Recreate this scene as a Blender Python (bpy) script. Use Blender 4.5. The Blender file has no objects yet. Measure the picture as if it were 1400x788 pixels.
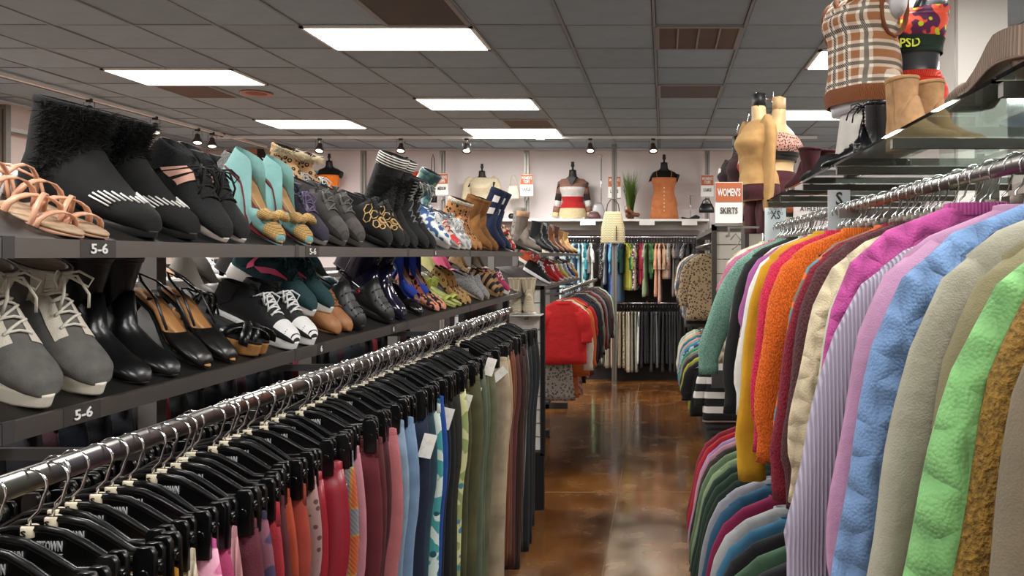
import bpy, math, random
from mathutils import Vector, Matrix, Euler
R = random.Random(7)
PI = math.pi
S = bpy.context.scene
COL = S.collection
H = 1.8          # camera height
CEIL = 3.42
# ---------------------------------------------------------------- camera
cam = bpy.data.cameras.new('camera'); camo = bpy.data.objects.new('camera', cam); COL.objects.link(camo)
camo.location = (0, 0, H); camo.rotation_euler = (PI/2, 0, 0)
cam.sensor_width = 36; cam.lens = 1060/1400*36
cam.shift_x = -208/1400; cam.shift_y = -44/1400; cam.clip_start = .05; cam.clip_end = 60
S.camera = camo
# ---------------------------------------------------------------- world, exposure
w = bpy.data.worlds.new('world'); S.world = w; w.use_nodes = True
w.node_tree.nodes['Background'].inputs[0].default_value = (.75, .8, .9, 1)
w.node_tree.nodes['Background'].inputs[1].default_value = .15
S.view_settings.view_transform = 'Standard'; S.view_settings.look = 'None'
S.view_settings.exposure = 0.72; S.view_settings.gamma = 1
# ---------------------------------------------------------------- ceiling lamps (x centre, y centre)
XE = [-6.92, -6.6, -6.02, -5.45, -4.87, -4.30, -3.73, -3.15, -2.57, -1.96, -1.35, -.71, -.07, .57, 1.21, 1.85, 2.5, 3.14, 3.78, 4.42, 5.0]
YE = [-3.0] + [5.45 - .62*k for k in range(13, 0, -1)] + [5.45 + .62*k for k in range(0, 11)] + [11.75]
LAMPS = [  # x0, x1, y0, y1
    (-2.57, -1.35, 5.45, 6.07), (-2.57, -1.35, 7.93, 8.55), (-2.57, -1.35, 9.79, 10.41),
    (-4.87, -3.73, 6.69, 7.31), (-4.87, -3.73, 9.17, 9.79),
    (1.21, 2.5, 6.07, 6.69), (1.21, 2.5, 8.55, 9.17), (-4.87, -3.73, 4.21, 4.83),
    (-2.57, -1.35, 2.97, 3.59), (-2.57, -1.35, .49, 1.11), (.57, 1.85, 2.97, 3.59), (.57, 1.85, .49, 1.11),
    (-4.87, -3.73, 1.73, 2.35), (-.71, .57, -1.99, -1.37), (3.14, 4.42, 4.83, 5.45), (3.14, 4.42, 7.31, 7.93)]
LAMP_W = 34
AREAS = []
for (x0, x1, y0, y1) in LAMPS:
    l = bpy.data.lights.new('panel_light', 'AREA'); l.shape = 'RECTANGLE'; l.size = x1-x0-.06; l.size_y = y1-y0-.06
    l.energy = LAMP_W; l.color = (1, .985, .96)
    o = bpy.data.objects.new('panel_light', l); o.location = ((x0+x1)/2, (y0+y1)/2, CEIL-.035); COL.objects.link(o)

# ================================================================ helpers
def P(px, py, Y): return Vector(((px-908)/1060*Y, Y, H-(py-350)/1060*Y))
def hexc(h):
    c = [int(h[i:i+2], 16)/255 for i in (0, 2, 4)]
    return tuple((x/12.92 if x <= .04045 else ((x+.055)/1.055)**2.4) for x in c)
_m = {}
def M(col, kind='plain', rough=.5, metal=0, c2=None, c3=None, s=1.0, bump=None, emit=0):
    """procedural material, colours as sRGB hex"""
    key = (col, kind, rough, metal, c2, c3, s, bump, emit)
    if key in _m: return _m[key]
    m = bpy.data.materials.new(kind+'_'+col); m.use_nodes = True; _m[key] = m
    nt = m.node_tree; N = nt.nodes; L = nt.links; b = N['Principled BSDF']
    c = hexc(col); A = (*c, 1); B = (*hexc(c2), 1) if c2 else tuple(min(1, x*.55) for x in c)+(1,)
    Cc = (*hexc(c3), 1) if c3 else B
    b.inputs['Base Color'].default_value = A; b.inputs['Roughness'].default_value = rough; b.inputs['Metallic'].default_value = metal
    if emit:
        b.inputs['Emission Color'].default_value = A; b.inputs['Emission Strength'].default_value = emit
    def nd(t, **kw):
        n = N.new(t)
        for k, v in kw.items():
            if k in n.inputs.keys(): n.inputs[k].default_value = v
            else: setattr(n, k, v)
        return n
    tc = N.new('ShaderNodeTexCoord'); mp = nd('ShaderNodeMapping'); L.new(tc.outputs['Object'], mp.inputs[0]); vec = mp.outputs[0]
    def scale(x, y, z): mp.inputs['Scale'].default_value = (x, y, z)
    def mixc(f, a, bb):
        mx = N.new('ShaderNodeMix'); mx.data_type = 'RGBA'
        for sock, v in ((0, f), (6, a), (7, bb)):
            if hasattr(v, 'links'): L.new(v, mx.inputs[sock])
            else: mx.inputs[sock].default_value = v
        return mx.outputs[2]
    def ramp(src, p0, p1):
        r = N.new('ShaderNodeMapRange'); r.inputs[1].default_value = p0; r.inputs[2].default_value = p1; L.new(src, r.inputs[0]); return r.outputs[0]
    def math_(op, a, bb=0.0):
        n = N.new('ShaderNodeMath'); n.operation = op
        for i, v in enumerate((a, bb)):
            if hasattr(v, 'links'): L.new(v, n.inputs[i])
            else: n.inputs[i].default_value = v
        return n.outputs[0]
    def dobump(src, st, dist):
        bp = nd('ShaderNodeBump'); bp.inputs['Strength'].default_value = st; bp.inputs['Distance'].default_value = dist
        L.new(src, bp.inputs['Height']); L.new(bp.outputs[0], b.inputs['Normal'])
    def noise(sc, det=2):
        n = nd('ShaderNodeTexNoise'); n.inputs['Scale'].default_value = sc; n.inputs['Detail'].default_value = det; L.new(vec, n.inputs['Vector']); return n.outputs['Fac']
    def wave(sc, d='Z', dist=0, prof='SIN'):
        n = nd('ShaderNodeTexWave'); n.bands_direction = d; n.wave_profile = prof; n.inputs['Scale'].default_value = sc
        n.inputs['Distortion'].default_value = dist; n.inputs['Detail'].default_value = 1; L.new(vec, n.inputs['Vector']); return n.outputs['Fac']
    def voro(sc, feat='F1'):
        n = nd('ShaderNodeTexVoronoi'); n.feature = feat; n.inputs['Scale'].default_value = sc; L.new(vec, n.inputs['Vector']); return n
    def setc(o): L.new(o, b.inputs['Base Color'])
    cloth = kind in ('cloth', 'rib', 'cable', 'knit', 'denim', 'leopard', 'camo', 'floral', 'plaid', 'stripe', 'hstripe', 'fuzzy', 'houndstooth', 'tweed', 'dots')
    if cloth:
        b.inputs['Roughness'].default_value = .88 if rough == .5 else rough
        if 'Sheen Weight' in b.inputs: b.inputs['Sheen Weight'].default_value = .03
    if kind == 'cloth':
        f = noise(14, 3); setc(mixc(ramp(f, .3, .75), tuple(x*.8 for x in A[:3])+(1,), A)); dobump(math_('ADD', math_('MULTIPLY', noise(420, 1), .12), noise(16, 3)), .5, .012)
    elif kind == 'rib':
        wv = wave(52*s, 'X'); setc(mixc(wv, tuple(x*.62 for x in A[:3])+(1,), A)); dobump(wv, .8, .004)
    elif kind == 'knit':
        scale(1, 1, .6); v = voro(250*s).outputs['Distance']; setc(mixc(ramp(v, .1, .7), A, tuple(x*.55 for x in A[:3])+(1,))); dobump(math_('MULTIPLY', v, -1), .7, .004)
    elif kind == 'cable':
        sp = N.new('ShaderNodeSeparateXYZ'); L.new(vec, sp.inputs[0]); x_ = math_('MULTIPLY', sp.outputs[0], 125.0); p_ = math_('MULTIPLY', math_('SINE', math_('MULTIPLY', sp.outputs[2], 70.0)), 1.1)
        fine = math_('MULTIPLY', voro(260).outputs['Distance'], -.2)
        h = math_('ADD', math_('MAXIMUM', math_('SINE', math_('ADD', x_, p_)), math_('MULTIPLY', math_('SINE', math_('SUBTRACT', math_('MULTIPLY', x_, .5), math_('MULTIPLY', p_, 1.6))), .8)), fine); setc(mixc(ramp(h, -.9, .4), tuple(x*.68 for x in A[:3])+(1,), A)); dobump(h, .9, .006)
    elif kind == 'fuzzy':
        f = noise(160, 4); setc(mixc(ramp(f, .35, .65), tuple(x*.45 for x in A[:3])+(1,), A)); dobump(f, 1, .01)
    elif kind == 'denim':
        f = noise(9, 4); wv = wave(160, 'DIAGONAL'); setc(mixc(ramp(f, .35, .7), tuple(x*.6 for x in A[:3])+(1,), A)); dobump(math_('ADD', math_('MULTIPLY', wv, .08), noise(18, 4)), .6, .014)
    elif kind == 'leopard':
        v = voro(48*s).outputs['Distance']; f = math_('ADD', v, math_('MULTIPLY', noise(70, 1), .25))
        ring = math_('MULTIPLY', ramp(f, .27, .31), math_('SUBTRACT', 1.0, ramp(f, .5, .54))); setc(mixc(ring, A, B)); dobump(noise(300), .2, .002)
    elif kind in ('camo', 'floral'):
        a = ramp(noise(22*s, 1), .5, .53); c_ = voro(30*s).outputs['Distance']; k2 = ramp(c_, .3, .27)
        setc(mixc(k2, mixc(a, A, B), Cc)); dobump(noise(300), .2, .002)
    elif kind == 'dots':
        v = voro(60*s).outputs['Distance']; setc(mixc(ramp(v, .25, .3), B, A))
    elif kind in ('plaid', 'houndstooth'):
        w1 = wave(2.3*s, 'X'); w2 = wave(2.3*s, 'Z'); w3 = wave(60, 'DIAGONAL')
        base = mixc(math_('MULTIPLY', math_('ADD', ramp(w1, .38, .43), ramp(w2, .38, .43)), .5), A, B)
        l1 = ramp(w1, .34, .28); l2 = ramp(w2, .34, .28); ln = math_('MULTIPLY', math_('MAXIMUM', l1, l2), ramp(w3, .3, .6) if kind == 'houndstooth' else .85)
        if kind == 'houndstooth': ln = math_('MULTIPLY', math_('MAXIMUM', ramp(w1, .88, .92), ramp(w2, .88, .92)), math_('ADD', .45, math_('MULTIPLY', ramp(w3, .3, .5), .5)))
        setc(mixc(ln, base, Cc)); dobump(w3, .3, .002)
    elif kind == 'stripe':
        setc(mixc(ramp(wave(8*s, 'X'), .48, .52), A, B))
    elif kind == 'hstripe':
        wv = wave(2.6*s, 'Z'); setc(mixc(ramp(wv, .8, .82), mixc(ramp(wv, .42, .44), A, B), Cc)); dobump(noise(300), .3, .002)
    elif kind == 'tweed':
        scale(1, 1, 1); br = N.new('ShaderNodeTexBrick'); br.inputs['Scale'].default_value = 18*s; L.new(vec, br.inputs[0])
        br.inputs['Color1'].default_value = A; br.inputs['Color2'].default_value = A; br.inputs['Mortar'].default_value = B; br.inputs['Mortar Size'].default_value = .035; br.inputs['Brick Width'].default_value = .3; setc(br.outputs[0]); dobump(noise(200), .5, .004)
        mp.inputs['Rotation'].default_value = (PI/2, 0, 0)
    elif kind == 'leather':
        b.inputs['Roughness'].default_value = rough; dobump(noise(60, 4), .22, .004)
    elif kind == 'mesh':
        v = voro(260*s).outputs['Distance']; setc(mixc(ramp(v, .15, .6), A, tuple(x*.5 for x in A[:3])+(1,))); dobump(v, .4, .002); b.inputs['Roughness'].default_value = .85
    elif kind == 'suede':
        b.inputs['Roughness'].default_value = .95; f = noise(30, 4); setc(mixc(ramp(f, .35, .7), tuple(x*.65 for x in A[:3])+(1,), A)); dobump(noise(300), .3, .002)
    elif kind == 'tile':
        f = noise(5, 5); setc(mixc(ramp(f, .3, .8), tuple(x*.86 for x in A[:3])+(1,), A)); dobump(noise(150, 3), .25, .002)
        b.inputs['Roughness'].default_value = .95
    elif kind == 'floor':
        L.new(tc.outputs['Object'], mp.inputs[0]); f1 = noise(1.1, 6); f2 = noise(4.5, 8); f3 = noise(.45, 3)
        c_a = mixc(ramp(f1, .38, .62), A, B); c_b = mixc(math_('MULTIPLY', ramp(f2, .48, .75), .5), c_a, Cc)
        setc(mixc(math_('MULTIPLY', ramp(f3, .5, .75), .7), c_b, (*hexc('2a1a12'), 1)))
        L.new(ramp(f2, 0, 2.2), b.inputs['Roughness']); dobump(f2, .06, .01); b.inputs['Roughness'].default_value = .2
        b.inputs['Coat Weight'].default_value = .6; b.inputs['Coat Roughness'].default_value = .1
    elif kind == 'print':
        br = N.new('ShaderNodeTexBrick'); br.inputs['Scale'].default_value = 60; L.new(vec, br.inputs[0]); mp.inputs['Rotation'].default_value = (PI/2, 0, 0)
        br.inputs['Color1'].default_value = A; br.inputs['Color2'].default_value = A; br.inputs['Mortar'].default_value = B; br.inputs['Mortar Size'].default_value = .012
        setc(mixc(math_('MULTIPLY', ramp(noise(60, 1), .5, .6), .9), A, br.outputs[0]))
    elif kind == 'glass':
        b.inputs['Roughness'].default_value = .02; b.inputs['Transmission Weight'].default_value = 1; b.inputs['IOR'].default_value = 1.45
    elif kind == 'metal':
        f = noise(40, 3); dobump(f, .05, .002); b.inputs['Metallic'].default_value = 1
    elif kind == 'wallpaint':
        f = noise(1.5, 3); setc(mixc(ramp(f, .3, .8), tuple(x*.95 for x in A[:3])+(1,), A)); dobump(noise(200, 2), .08, .001); b.inputs['Roughness'].default_value = .8
    return m

class MB:
    def __init__(s): s.v = []; s.f = []
    def add(s, v, f):
        o = len(s.v); s.v += [tuple(x) for x in v]; s.f += [tuple(i+o for i in q) for q in f]; return s
    def box(s, c, d, rot=None):
        x, y, z = d[0]/2, d[1]/2, d[2]/2
        vs = [Vector((a*x, b*y, e*z)) for a in (-1, 1) for b in (-1, 1) for e in (-1, 1)]
        if rot: rm = Euler(rot).to_matrix(); vs = [rm @ q for q in vs]
        return s.add([q+Vector(c) for q in vs], [(0, 1, 3, 2), (4, 6, 7, 5), (0, 4, 5, 1), (2, 3, 7, 6), (0, 2, 6, 4), (1, 5, 7, 3)])
    def loft(s, rings, c0=True, c1=True):
        n = len(rings[0]); vs = [p for r in rings for p in r]; fs = []
        for i in range(len(rings)-1):
            for j in range(n):
                k = (j+1) % n; fs.append((i*n+j, i*n+k, (i+1)*n+k, (i+1)*n+j))
        if c0: fs.append(tuple(range(n-1, -1, -1)))
        if c1: fs.append(tuple((len(rings)-1)*n+j for j in range(n)))
        return s.add(vs, fs)
    def tube(s, pts, r, n=8, flat=1.0, closed=False, up=None):
        pts = [Vector(p) for p in pts]; rings = []; prev = None
        for i, p in enumerate(pts):
            a = pts[i-1] if (i > 0 or closed) else p; b = pts[(i+1) % len(pts)] if (i < len(pts)-1 or closed) else p
            t = (b-a).normalized()
            if prev is None:
                u = Vector(up) if up else (Vector((0, 0, 1)) if abs(t.z) < .9 else Vector((1, 0, 0)))
                prev = (u - t*u.dot(t)).normalized()
            else: prev = (prev - t*prev.dot(t)).normalized()
            q = t.cross(prev); rr = r[i] if isinstance(r, (list, tuple)) else r
            rings.append([p + prev*(rr*math.cos(2*PI*j/n)*flat) + q*(rr*math.sin(2*PI*j/n)) for j in range(n)])
        if closed: rings.append(rings[0]); return s.loft(rings, False, False)
        return s.loft(rings)
    def lathe(s, prof, c=(0, 0, 0), n=16, ax='z'):
        rings = []
        for (r, z) in prof:
            ring = []
            for j in range(n):
                a = 2*PI*j/n; p = (r*math.cos(a), r*math.sin(a), z)
                if ax == 'y': p = (p[0], p[2], p[1])
                if ax == 'x': p = (p[2], p[0], p[1])
                ring.append((p[0]+c[0], p[1]+c[1], p[2]+c[2]))
            rings.append(ring)
        return s.loft(rings)
    def prism(s, poly, y0, y1):      # polygon in XZ extruded in Y
        n = len(poly); vs = [(x, y0, z) for x, z in poly]+[(x, y1, z) for x, z in poly]
        return s.add(vs, [tuple(range(n)), tuple(range(2*n-1, n-1, -1))]+[(j, n+j, n+(j+1) % n, (j+1) % n) for j in range(n)])
    def mesh(s, name='mesh', smooth=True):
        me = bpy.data.meshes.new(name); me.from_pydata(s.v, [], s.f)
        if smooth is True: me.polygons.foreach_set('use_smooth', [True]*len(me.polygons))
        elif smooth == 'auto':
            me.polygons.foreach_set('use_smooth', [len(p.vertices) <= 4 for p in me.polygons])
        me.materials.append(None); me.update(); return me

def part(name, mesh, mat, parent=None, loc=(0, 0, 0), rot=(0, 0, 0), sc=None, label=None):
    if isinstance(mesh, MB): mesh = mesh.mesh(name)
    o = bpy.data.objects.new(name, mesh); COL.objects.link(o)
    o.material_slots[0].link = 'OBJECT'; o.material_slots[0].material = mat
    if parent: o.parent = parent
    o.location = loc; o.rotation_euler = rot
    if sc: o.scale = (sc, sc, sc) if isinstance(sc, (int, float)) else sc
    if label: o['label'] = label
    return o
LAB = {}
def tag(o, label, cat, group=None, kind=None):
    if label:
        n = len(label.split())
        if n > 16 or n < 4: print('LABEL LENGTH', n, label)
        if LAB.get(label, group or 0) != group or (label in LAB and not group): print('DUP LABEL', label)
        LAB[label] = group; o['label'] = label
    o['category'] = cat
    if group: o['group'] = group
    if kind: o['kind'] = kind
    return o
def thing(name, label, cat, loc=(0, 0, 0), rot=(0, 0, 0), group=None, sc=None):
    o = bpy.data.objects.new(name, None); COL.objects.link(o); o.empty_display_size = .05
    o.location = loc; o.rotation_euler = rot
    if sc: o.scale = (sc, sc, sc)
    return tag(o, label, cat, group)
def struct(name, mb, mat, smooth=False, label=None):
    o = part(name, mb.mesh(name, smooth) if isinstance(mb, MB) else mb, mat); o['kind'] = 'structure'
    if label: o['label'] = label
    return o
_mc = {}
def cached(key, fn, smooth=True):
    if key not in _mc:
        r = fn(); _mc[key] = r.mesh(str(key[0]) if isinstance(key, tuple) else key, smooth)
    return _mc[key]
_tx = {}
def textmesh(t, wd, ht, depth=.0006, bold=.02):
    """lettering fitted to wd x ht, upright in XZ, facing -Y, centred"""
    key = (t, round(wd, 4), round(ht, 4))
    if key in _tx: return _tx[key]
    cu = bpy.data.curves.new('lettering', 'FONT'); cu.body = t; cu.extrude = .01; cu.offset = bold; cu.align_x = 'CENTER'; cu.resolution_u = 2
    ob = bpy.data.objects.new('lettering', cu); COL.objects.link(ob); bpy.context.view_layer.update()
    me = bpy.data.meshes.new_from_object(ob.evaluated_get(bpy.context.evaluated_depsgraph_get()))
    COL.objects.unlink(ob); bpy.data.objects.remove(ob)
    xs = [v.co.x for v in me.vertices]; ys = [v.co.y for v in me.vertices]
    x0, x1, y0, y1 = min(xs), max(xs), min(ys), max(ys)
    for v in me.vertices:
        x, y, z = v.co; v.co = (((x-x0)/(x1-x0)-.5)*wd, -z/.01*depth, ((y-y0)/(y1-y0)-.5)*ht)
    me.materials.clear(); me.materials.append(None); _tx[key] = me; return me
def words(t, wd, ht, mat, parent, loc, rot=(0, 0, 0), name='lettering'):
    return part(name, textmesh(t, wd, ht), mat, parent, loc, rot)
def ordn(i): return ['first', 'second', 'third', 'fourth', 'fifth', 'sixth', 'seventh', 'eighth', 'ninth', 'tenth'][i]

# common materials
GREYM = M('77736e', 'plain', .45, .3); CHROME = M('d8d8d8', 'metal', .12); STEEL = M('9a9692', 'metal', .3)
BLACKP = M('0c0c0d', 'plain', .28); BLACK = M('111112', 'plain', .5); WHITE = M('eceae4', 'plain', .6); WHITEP = M('f2eee2', 'plain', .5)
DARKG = M('3b3a3a', 'plain', .5); ORANGE_S = M('b5623c', 'plain', .6); INKD = M('3a3a3c', 'plain', .6)

# ================================================================ structure
fl = struct('floor', MB().box((-1, 4.4, -.05), (12, 15, .1)), M('42281a', 'floor', .2, 0, '7a4c1e', '8e6234'))
js = MB()
js.box((-1, 5.9, .0008), (12, .008, .0016)); js.box((-.35, 4.4, .0008), (.006, 15, .0016))
part('floor_joint', js, M('8a6a4a', 'plain', .5), fl)
wb = struct('wall_back', MB().box((-1, 11.8, CEIL/2), (12, .1, CEIL)), M('e9dfdd', 'wallpaint'))
struct('wall_left', MB().box((-6.97, 4.4, CEIL/2), (.1, 15, CEIL)), M('eedcd6', 'wallpaint'))
struct('wall_right', MB().box((5.05, 4.4, CEIL/2), (.1, 15, CEIL)), M('e6e0da', 'wallpaint'))
struct('wall_front', MB().box((-1, -3.05, CEIL/2), (12, .1, CEIL)), M('e6e0da', 'wallpaint'))
struct('trim_1', MB().box((-1, 11.73, 3.40), (12, .03, .03)), M('cfc9c4', 'plain', .6))
cl = struct('ceiling', MB().box((-1, 4.4, CEIL+.06), (12, 15, .04)), M('4a4c4c', 'plain', .9))
TILE = M('9eb1bc', 'tile'); TILE2 = M('96a8b2', 'tile'); TILE_D = M('6f6a64', 'tile')
lampcells = [(a, b, c, d) for a, b, c, d in LAMPS]
for i in range(len(XE)-1):
    for j in range(len(YE)-1):
        x0, x1, y0, y1 = XE[i], XE[i+1], YE[j], YE[j+1]
        cx, cy = (x0+x1)/2, (y0+y1)/2
        if any(a < cx < b and c < cy < d for a, b, c, d in lampcells): continue
        if y1 < 2.9: continue
        key = ('ceiling_tile', round(x1-x0, 3), round(y1-y0, 3))
        me = cached(key, lambda: MB().box((0, 0, 0), (x1-x0-.03, y1-y0-.022, .02)), False)
        part('ceiling_tile', me, (TILE, TILE, TILE2)[(i*7+j*5) % 3], cl, (cx, cy, CEIL+.012+.004*((i*3+j) % 2)))
g = MB()
for x in XE[1:-1]: g.box((x, 4.4, CEIL+.002), (.02, 15, .012))
for y in YE[1:-1]: g.box((-1, y, CEIL+.0035), (12, .02, .008))
part('ceiling_grid', g.mesh('grid', False), M('8a9294', 'plain', .6), cl)
part('ceiling_panel_near', MB().box((-1, -.4, CEIL+.03), (12, 6.0, .02)).mesh('near', False), TILE, cl).name = 'ceiling_board'
DIFF = M('fffdf6', 'plain', .6, emit=3.2)
names = ['nearest of the middle column', 'second in the middle column', 'farthest of the middle column', 'nearer one of the left column', 'farther one of the left column', 'nearer one behind the plaid vest', 'farther one beside the tan sweater', 'at the top left corner']
for i, (x0, x1, y0, y1) in enumerate(LAMPS):
    lb = 'rectangular white ceiling light panel, '+(names[i] if i < 8 else '')
    t = thing('ceiling_light', lb if i < 8 else 'rectangular white ceiling light panel out of view behind or above', 'light', ((x0+x1)/2, (y0+y1)/2, CEIL), group=None if i < 8 else 'ceiling lights out of view')
    t['group'] = 'ceiling light panels' if i < 8 else 'ceiling lights out of view'
    LAB[t['label']] = t['group']
    wx, wy = x1-x0, y1-y0
    part('frame', MB().box((0, wy/2-.015, 0), (wx, .03, .03)).box((0, -wy/2+.015, 0), (wx, .03, .03)).box((wx/2-.015, 0, 0), (.03, wy, .03)).box((-wx/2+.015, 0, 0), (.03, wy, .03)).mesh('frame', False), WHITE, t)
    part('diffuser', MB().box((0, 0, -.012), (wx-.05, wy-.05, .01)).mesh('diffuser', False), DIFF, t)
# vents
def vent(x0, x1, y0, y1, lb, mat, slats):
    t = thing('ceiling_vent', lb, 'vent', ((x0+x1)/2, (y0+y1)/2, CEIL), group='ceiling vents'); wx, wy = x1-x0-.04, y1-y0-.04
    part('vent_frame', MB().box((0, wy/2, -.004), (wx, .03, .014)).box((0, -wy/2, -.004), (wx, .03, .014)).box((wx/2, 0, -.004), (.03, wy, .014)).box((-wx/2, 0, -.004), (.03, wy, .014)).mesh('vf', False), M('8f908e', 'plain', .6), t)
    part('vent_plate', MB().box((0, 0, -.001), (wx, wy, .008)).mesh('vp', False), mat, t)
    for k in range(slats):
        part('slat', cached(('slat', wy), lambda: MB().box((0, 0, 0), (.012, wy-.03, .016)), False), M('8f908e', 'plain', .6), t, (-wx/2+wx*(k+1)/(slats+1), 0, -.008))
vent(-.07, .57, 5.45, 6.07, 'square return air vent with three dividers, nearest the camera', M('6e6058', 'tile'), 3)
vent(-.07, .57, 7.31, 7.93, 'dusty square ceiling vent farther back over the aisle', M('6e6a64', 'tile'), 0)
vent(-1.35-.61, -1.35, 4.83, 5.45, 'large dusty dark vent panel in front of the nearest ceiling light', M('5f5a55', 'tile'), 0)
vent(-1.96, -1.35, 9.17, 9.79, 'dusty brownish ceiling vent just before the farthest ceiling light', M('6e6058', 'tile'), 0)
vent(-4.87, -4.3, 7.31, 7.93, 'dusty brownish vent panel behind the left ceiling light', M('6e6058', 'tile'), 0)
t = thing('ceiling_speaker', 'round pinkish ceiling speaker to the right of the left ceiling light', 'speaker', (-4.05, 7.7, CEIL))
part('rim', MB().lathe([(.13, .0), (.15, -.006), (.15, -.012), (.13, -.014), (.12, -.008)], n=28), M('c08a74', 'plain', .6), t)
part('grille', MB().lathe([(.12, -.004), (.08, -.012), (.001, -.014)], n=28), M('b07a66', 'mesh'), t)
t = thing('security_camera', 'small white dome security camera near the back left corner', 'camera', P(303, 180, 10.2))
part('dome_base', MB().lathe([(.05, .1), (.06, .09), (.06, 0), (.04, -.02)]), WHITE, t); part('lens_dome', MB().lathe([(.045, -.02), (.04, -.05), (.02, -.07), (.001, -.075)]), BLACKP, t)

# ---- track lights
tr = thing('lighting_track', 'white ceiling lighting track running along the back wall', 'track', (0, 10.4, CEIL-.03))
part('rail', MB().box((-2.0, 0, 0), (8.1, .035, .03)).mesh('rail', False), WHITE, tr)
part('feed_box', MB().box(((739-908)/1060*10.4, 0, -.012), (.11, .06, .04)).mesh('fb', False), WHITE, tr)
tr2 = thing('lighting_track', 'white ceiling lighting track running along the left wall', 'track', (-5.8, 8.6, CEIL-.03))
part('rail', MB().box((0, 0, 0), (.035, 5.4, .03)).mesh('rail', False), WHITE, tr2)
def track_head(loc, aim, lb, power):
    t = thing('track_light', lb, 'light', loc, group='track lights')
    part('mount', cached('mount', lambda: MB().box((0, 0, -.02), (.05, .03, .035)), False), BLACK, t)
    part('yoke', cached('yoke', lambda: MB().tube([(0, 0, -.03), (.012, 0, -.05), (-.012, 0, -.065), (0, 0, -.08)], .006, 6).tube([(-.055, 0, -.16), (-.055, 0, -.04), (.055, 0, -.04), (.055, 0, -.16)], .0035, 5)), STEEL, t)
    d = (Vector(aim)-(Vector(loc)+Vector((0, 0, -.15)))).normalized(); q = d.to_track_quat('Z', 'Y').to_euler()
    part('lamp_head', cached('lamph', lambda: MB().lathe([(.02, -.07), (.03, -.06), (.032, -.02), (.055, .03), (.062, .05), (.062, .06), (.052, .06), (.05, .045)], n=20)), M('6a6866', 'metal', .3), t, (0, 0, -.14), q)
    part('bulb', cached('bulb', lambda: MB().lathe([(.045, .047), (.03, .05), (.001, .052)], n=16)), M('fff1d8', 'plain', .5, emit=2.5), t, (0, 0, -.14), q)
    l = bpy.data.lights.new('spot', 'SPOT'); l.energy = power; l.color = (1, .86, .66); l.spot_size = 2.3; l.spot_blend = 1.0; l.shadow_soft_size = .04
    lo = bpy.data.objects.new('spot', l); COL.objects.link(lo); lo.location = Vector(loc)+Vector((0, 0, -.14))+d*.08; lo.rotation_euler = d.to_track_quat('-Z', 'Y').to_euler()
for i, (px, ax, nm) in enumerate([(437, 450, 'above the orange camisole form'), (548, 560, 'above the red top form'), (638, 660, 'above the cream sweater form'), (807, 785, 'above the striped dress'), (893, 910, 'above the orange button dress')]):
    track_head(((px-908)/1060*10.4, 10.4, CEIL-.03), ((px-908)/1060*10.4+.05, 10.1, 2.6), 'chrome track spotlight on the back track '+nm, 70)
for i, (px, nm) in enumerate([(122, 'first from the left edge of the picture'), (212, 'above the black sneakers'), (270, 'left one of a close pair'), (290, 'right one of a close pair')]):
    Y = 5.8*1060/(908-px); track_head((-5.8, Y, CEIL-.03), (-5.6, Y-.35, 2.2), 'chrome track spotlight on the left track, '+nm, 50)

# ---- wall posts
POST = M('8b8781', 'metal', .42)
def wallpost(x, y, lb, z1=3.36):
    t = thing('wall_post', lb, 'post', (x, y, 0), group='slotted wall posts')
    part('post_bar', cached(('pb', z1), lambda: MB().box((0, 0, z1/2), (.07, .06, z1)), False), POST, t)
    part('slot_strip', cached(('ps', z1), lambda: MB().box((0, -.032, z1/2), (.012, .006, z1-.1)), False), M('4a4643', 'plain', .5), t)
for px, nm in [(385, 'beside the wall poster'), (497, 'between the orange and red tops'), (605, "behind the medium size sign"), (720, 'behind the large sign beside the cream handbag'), (840, 'above the hanging tweed handbag'), (967, 'behind the extra large sign'), (1083, 'right of the tan sweater forms')]:
    yy = 10.88 if px == 840 else 11.5
    wallpost((px-908)/1060*yy, yy, 'slotted grey metal wall post '+nm)
for Y, nm in [(8.0, 'farthest left in view'), (9.2, 'behind the fur trimmed boots'), (10.9, 'close to the back corner')]:
    wallpost(-6.8, Y, 'slotted grey metal post on the left wall, '+nm)
hd = thing('wall_header', 'long pale header strip along the top of the left wall', 'panel', (-6.86, 8.5, 3.12))
part('header_board', MB().box((0, 0, 0), (.05, 6, .05)).mesh('h', False), WHITE, hd)
part('header_lip', MB().box((.03, 0, -.03), (.02, 6, .02)).mesh('h', False), POST, hd)

# ================================================================ signs
def sign(px, py, Y, wd, ht, top, bot, lb, base=False, oc=ORANGE_S):
    c = P(px, py, Y); t = thing('size_sign', lb, 'sign', c, group='orange and white hanging signs')
    part('board', MB().box((0, 0, 0), (wd, .006, ht)).mesh('b', False), WHITE, t)
    part('orange_band', MB().box((0, -.0045, ht*.25), (wd*.97, .003, ht*.47)).mesh('b', False), oc, t)
    n = len(top)
    for i, s_ in enumerate(top):
        words(s_, wd*(.84 if len(s_) > 5 else .5), ht*(.2 if n == 1 else .15), WHITE, t, (0, -.008, ht*(.25 if n == 1 else .33-.18*i)))
    words(bot, wd*.64, ht*.16, INKD, t, (0, -.006, -ht*.2))
    part('holder', MB().box((0, .0, -ht/2-.01), (wd*1.02, .02, .015)).box((0, .006, -ht/2-.04), (.012, .008, .07)).box((0, .085, -ht/2-.07), (.012, .17, .012)).mesh('b', False), STEEL, t)
    return t
for px, py, b, nm in [(385, 251, 'SMALL', 'beside the wall poster'), (604, 252, 'MEDIUM', 'behind the lace-up boots'), (720, 253, 'LARGE', 'beside the cream handbag'), (840, 256, 'LARGE', 'above the tweed handbag'), (967, 254, 'X LARGE', 'nearest the skirts sign')]:
    sign(px, py, 11.3, .185, .31, ["WOMEN'S", "TOPS"], b, "small orange and white sign reading WOMEN'S TOPS %s, %s" % (b, nm))
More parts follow.
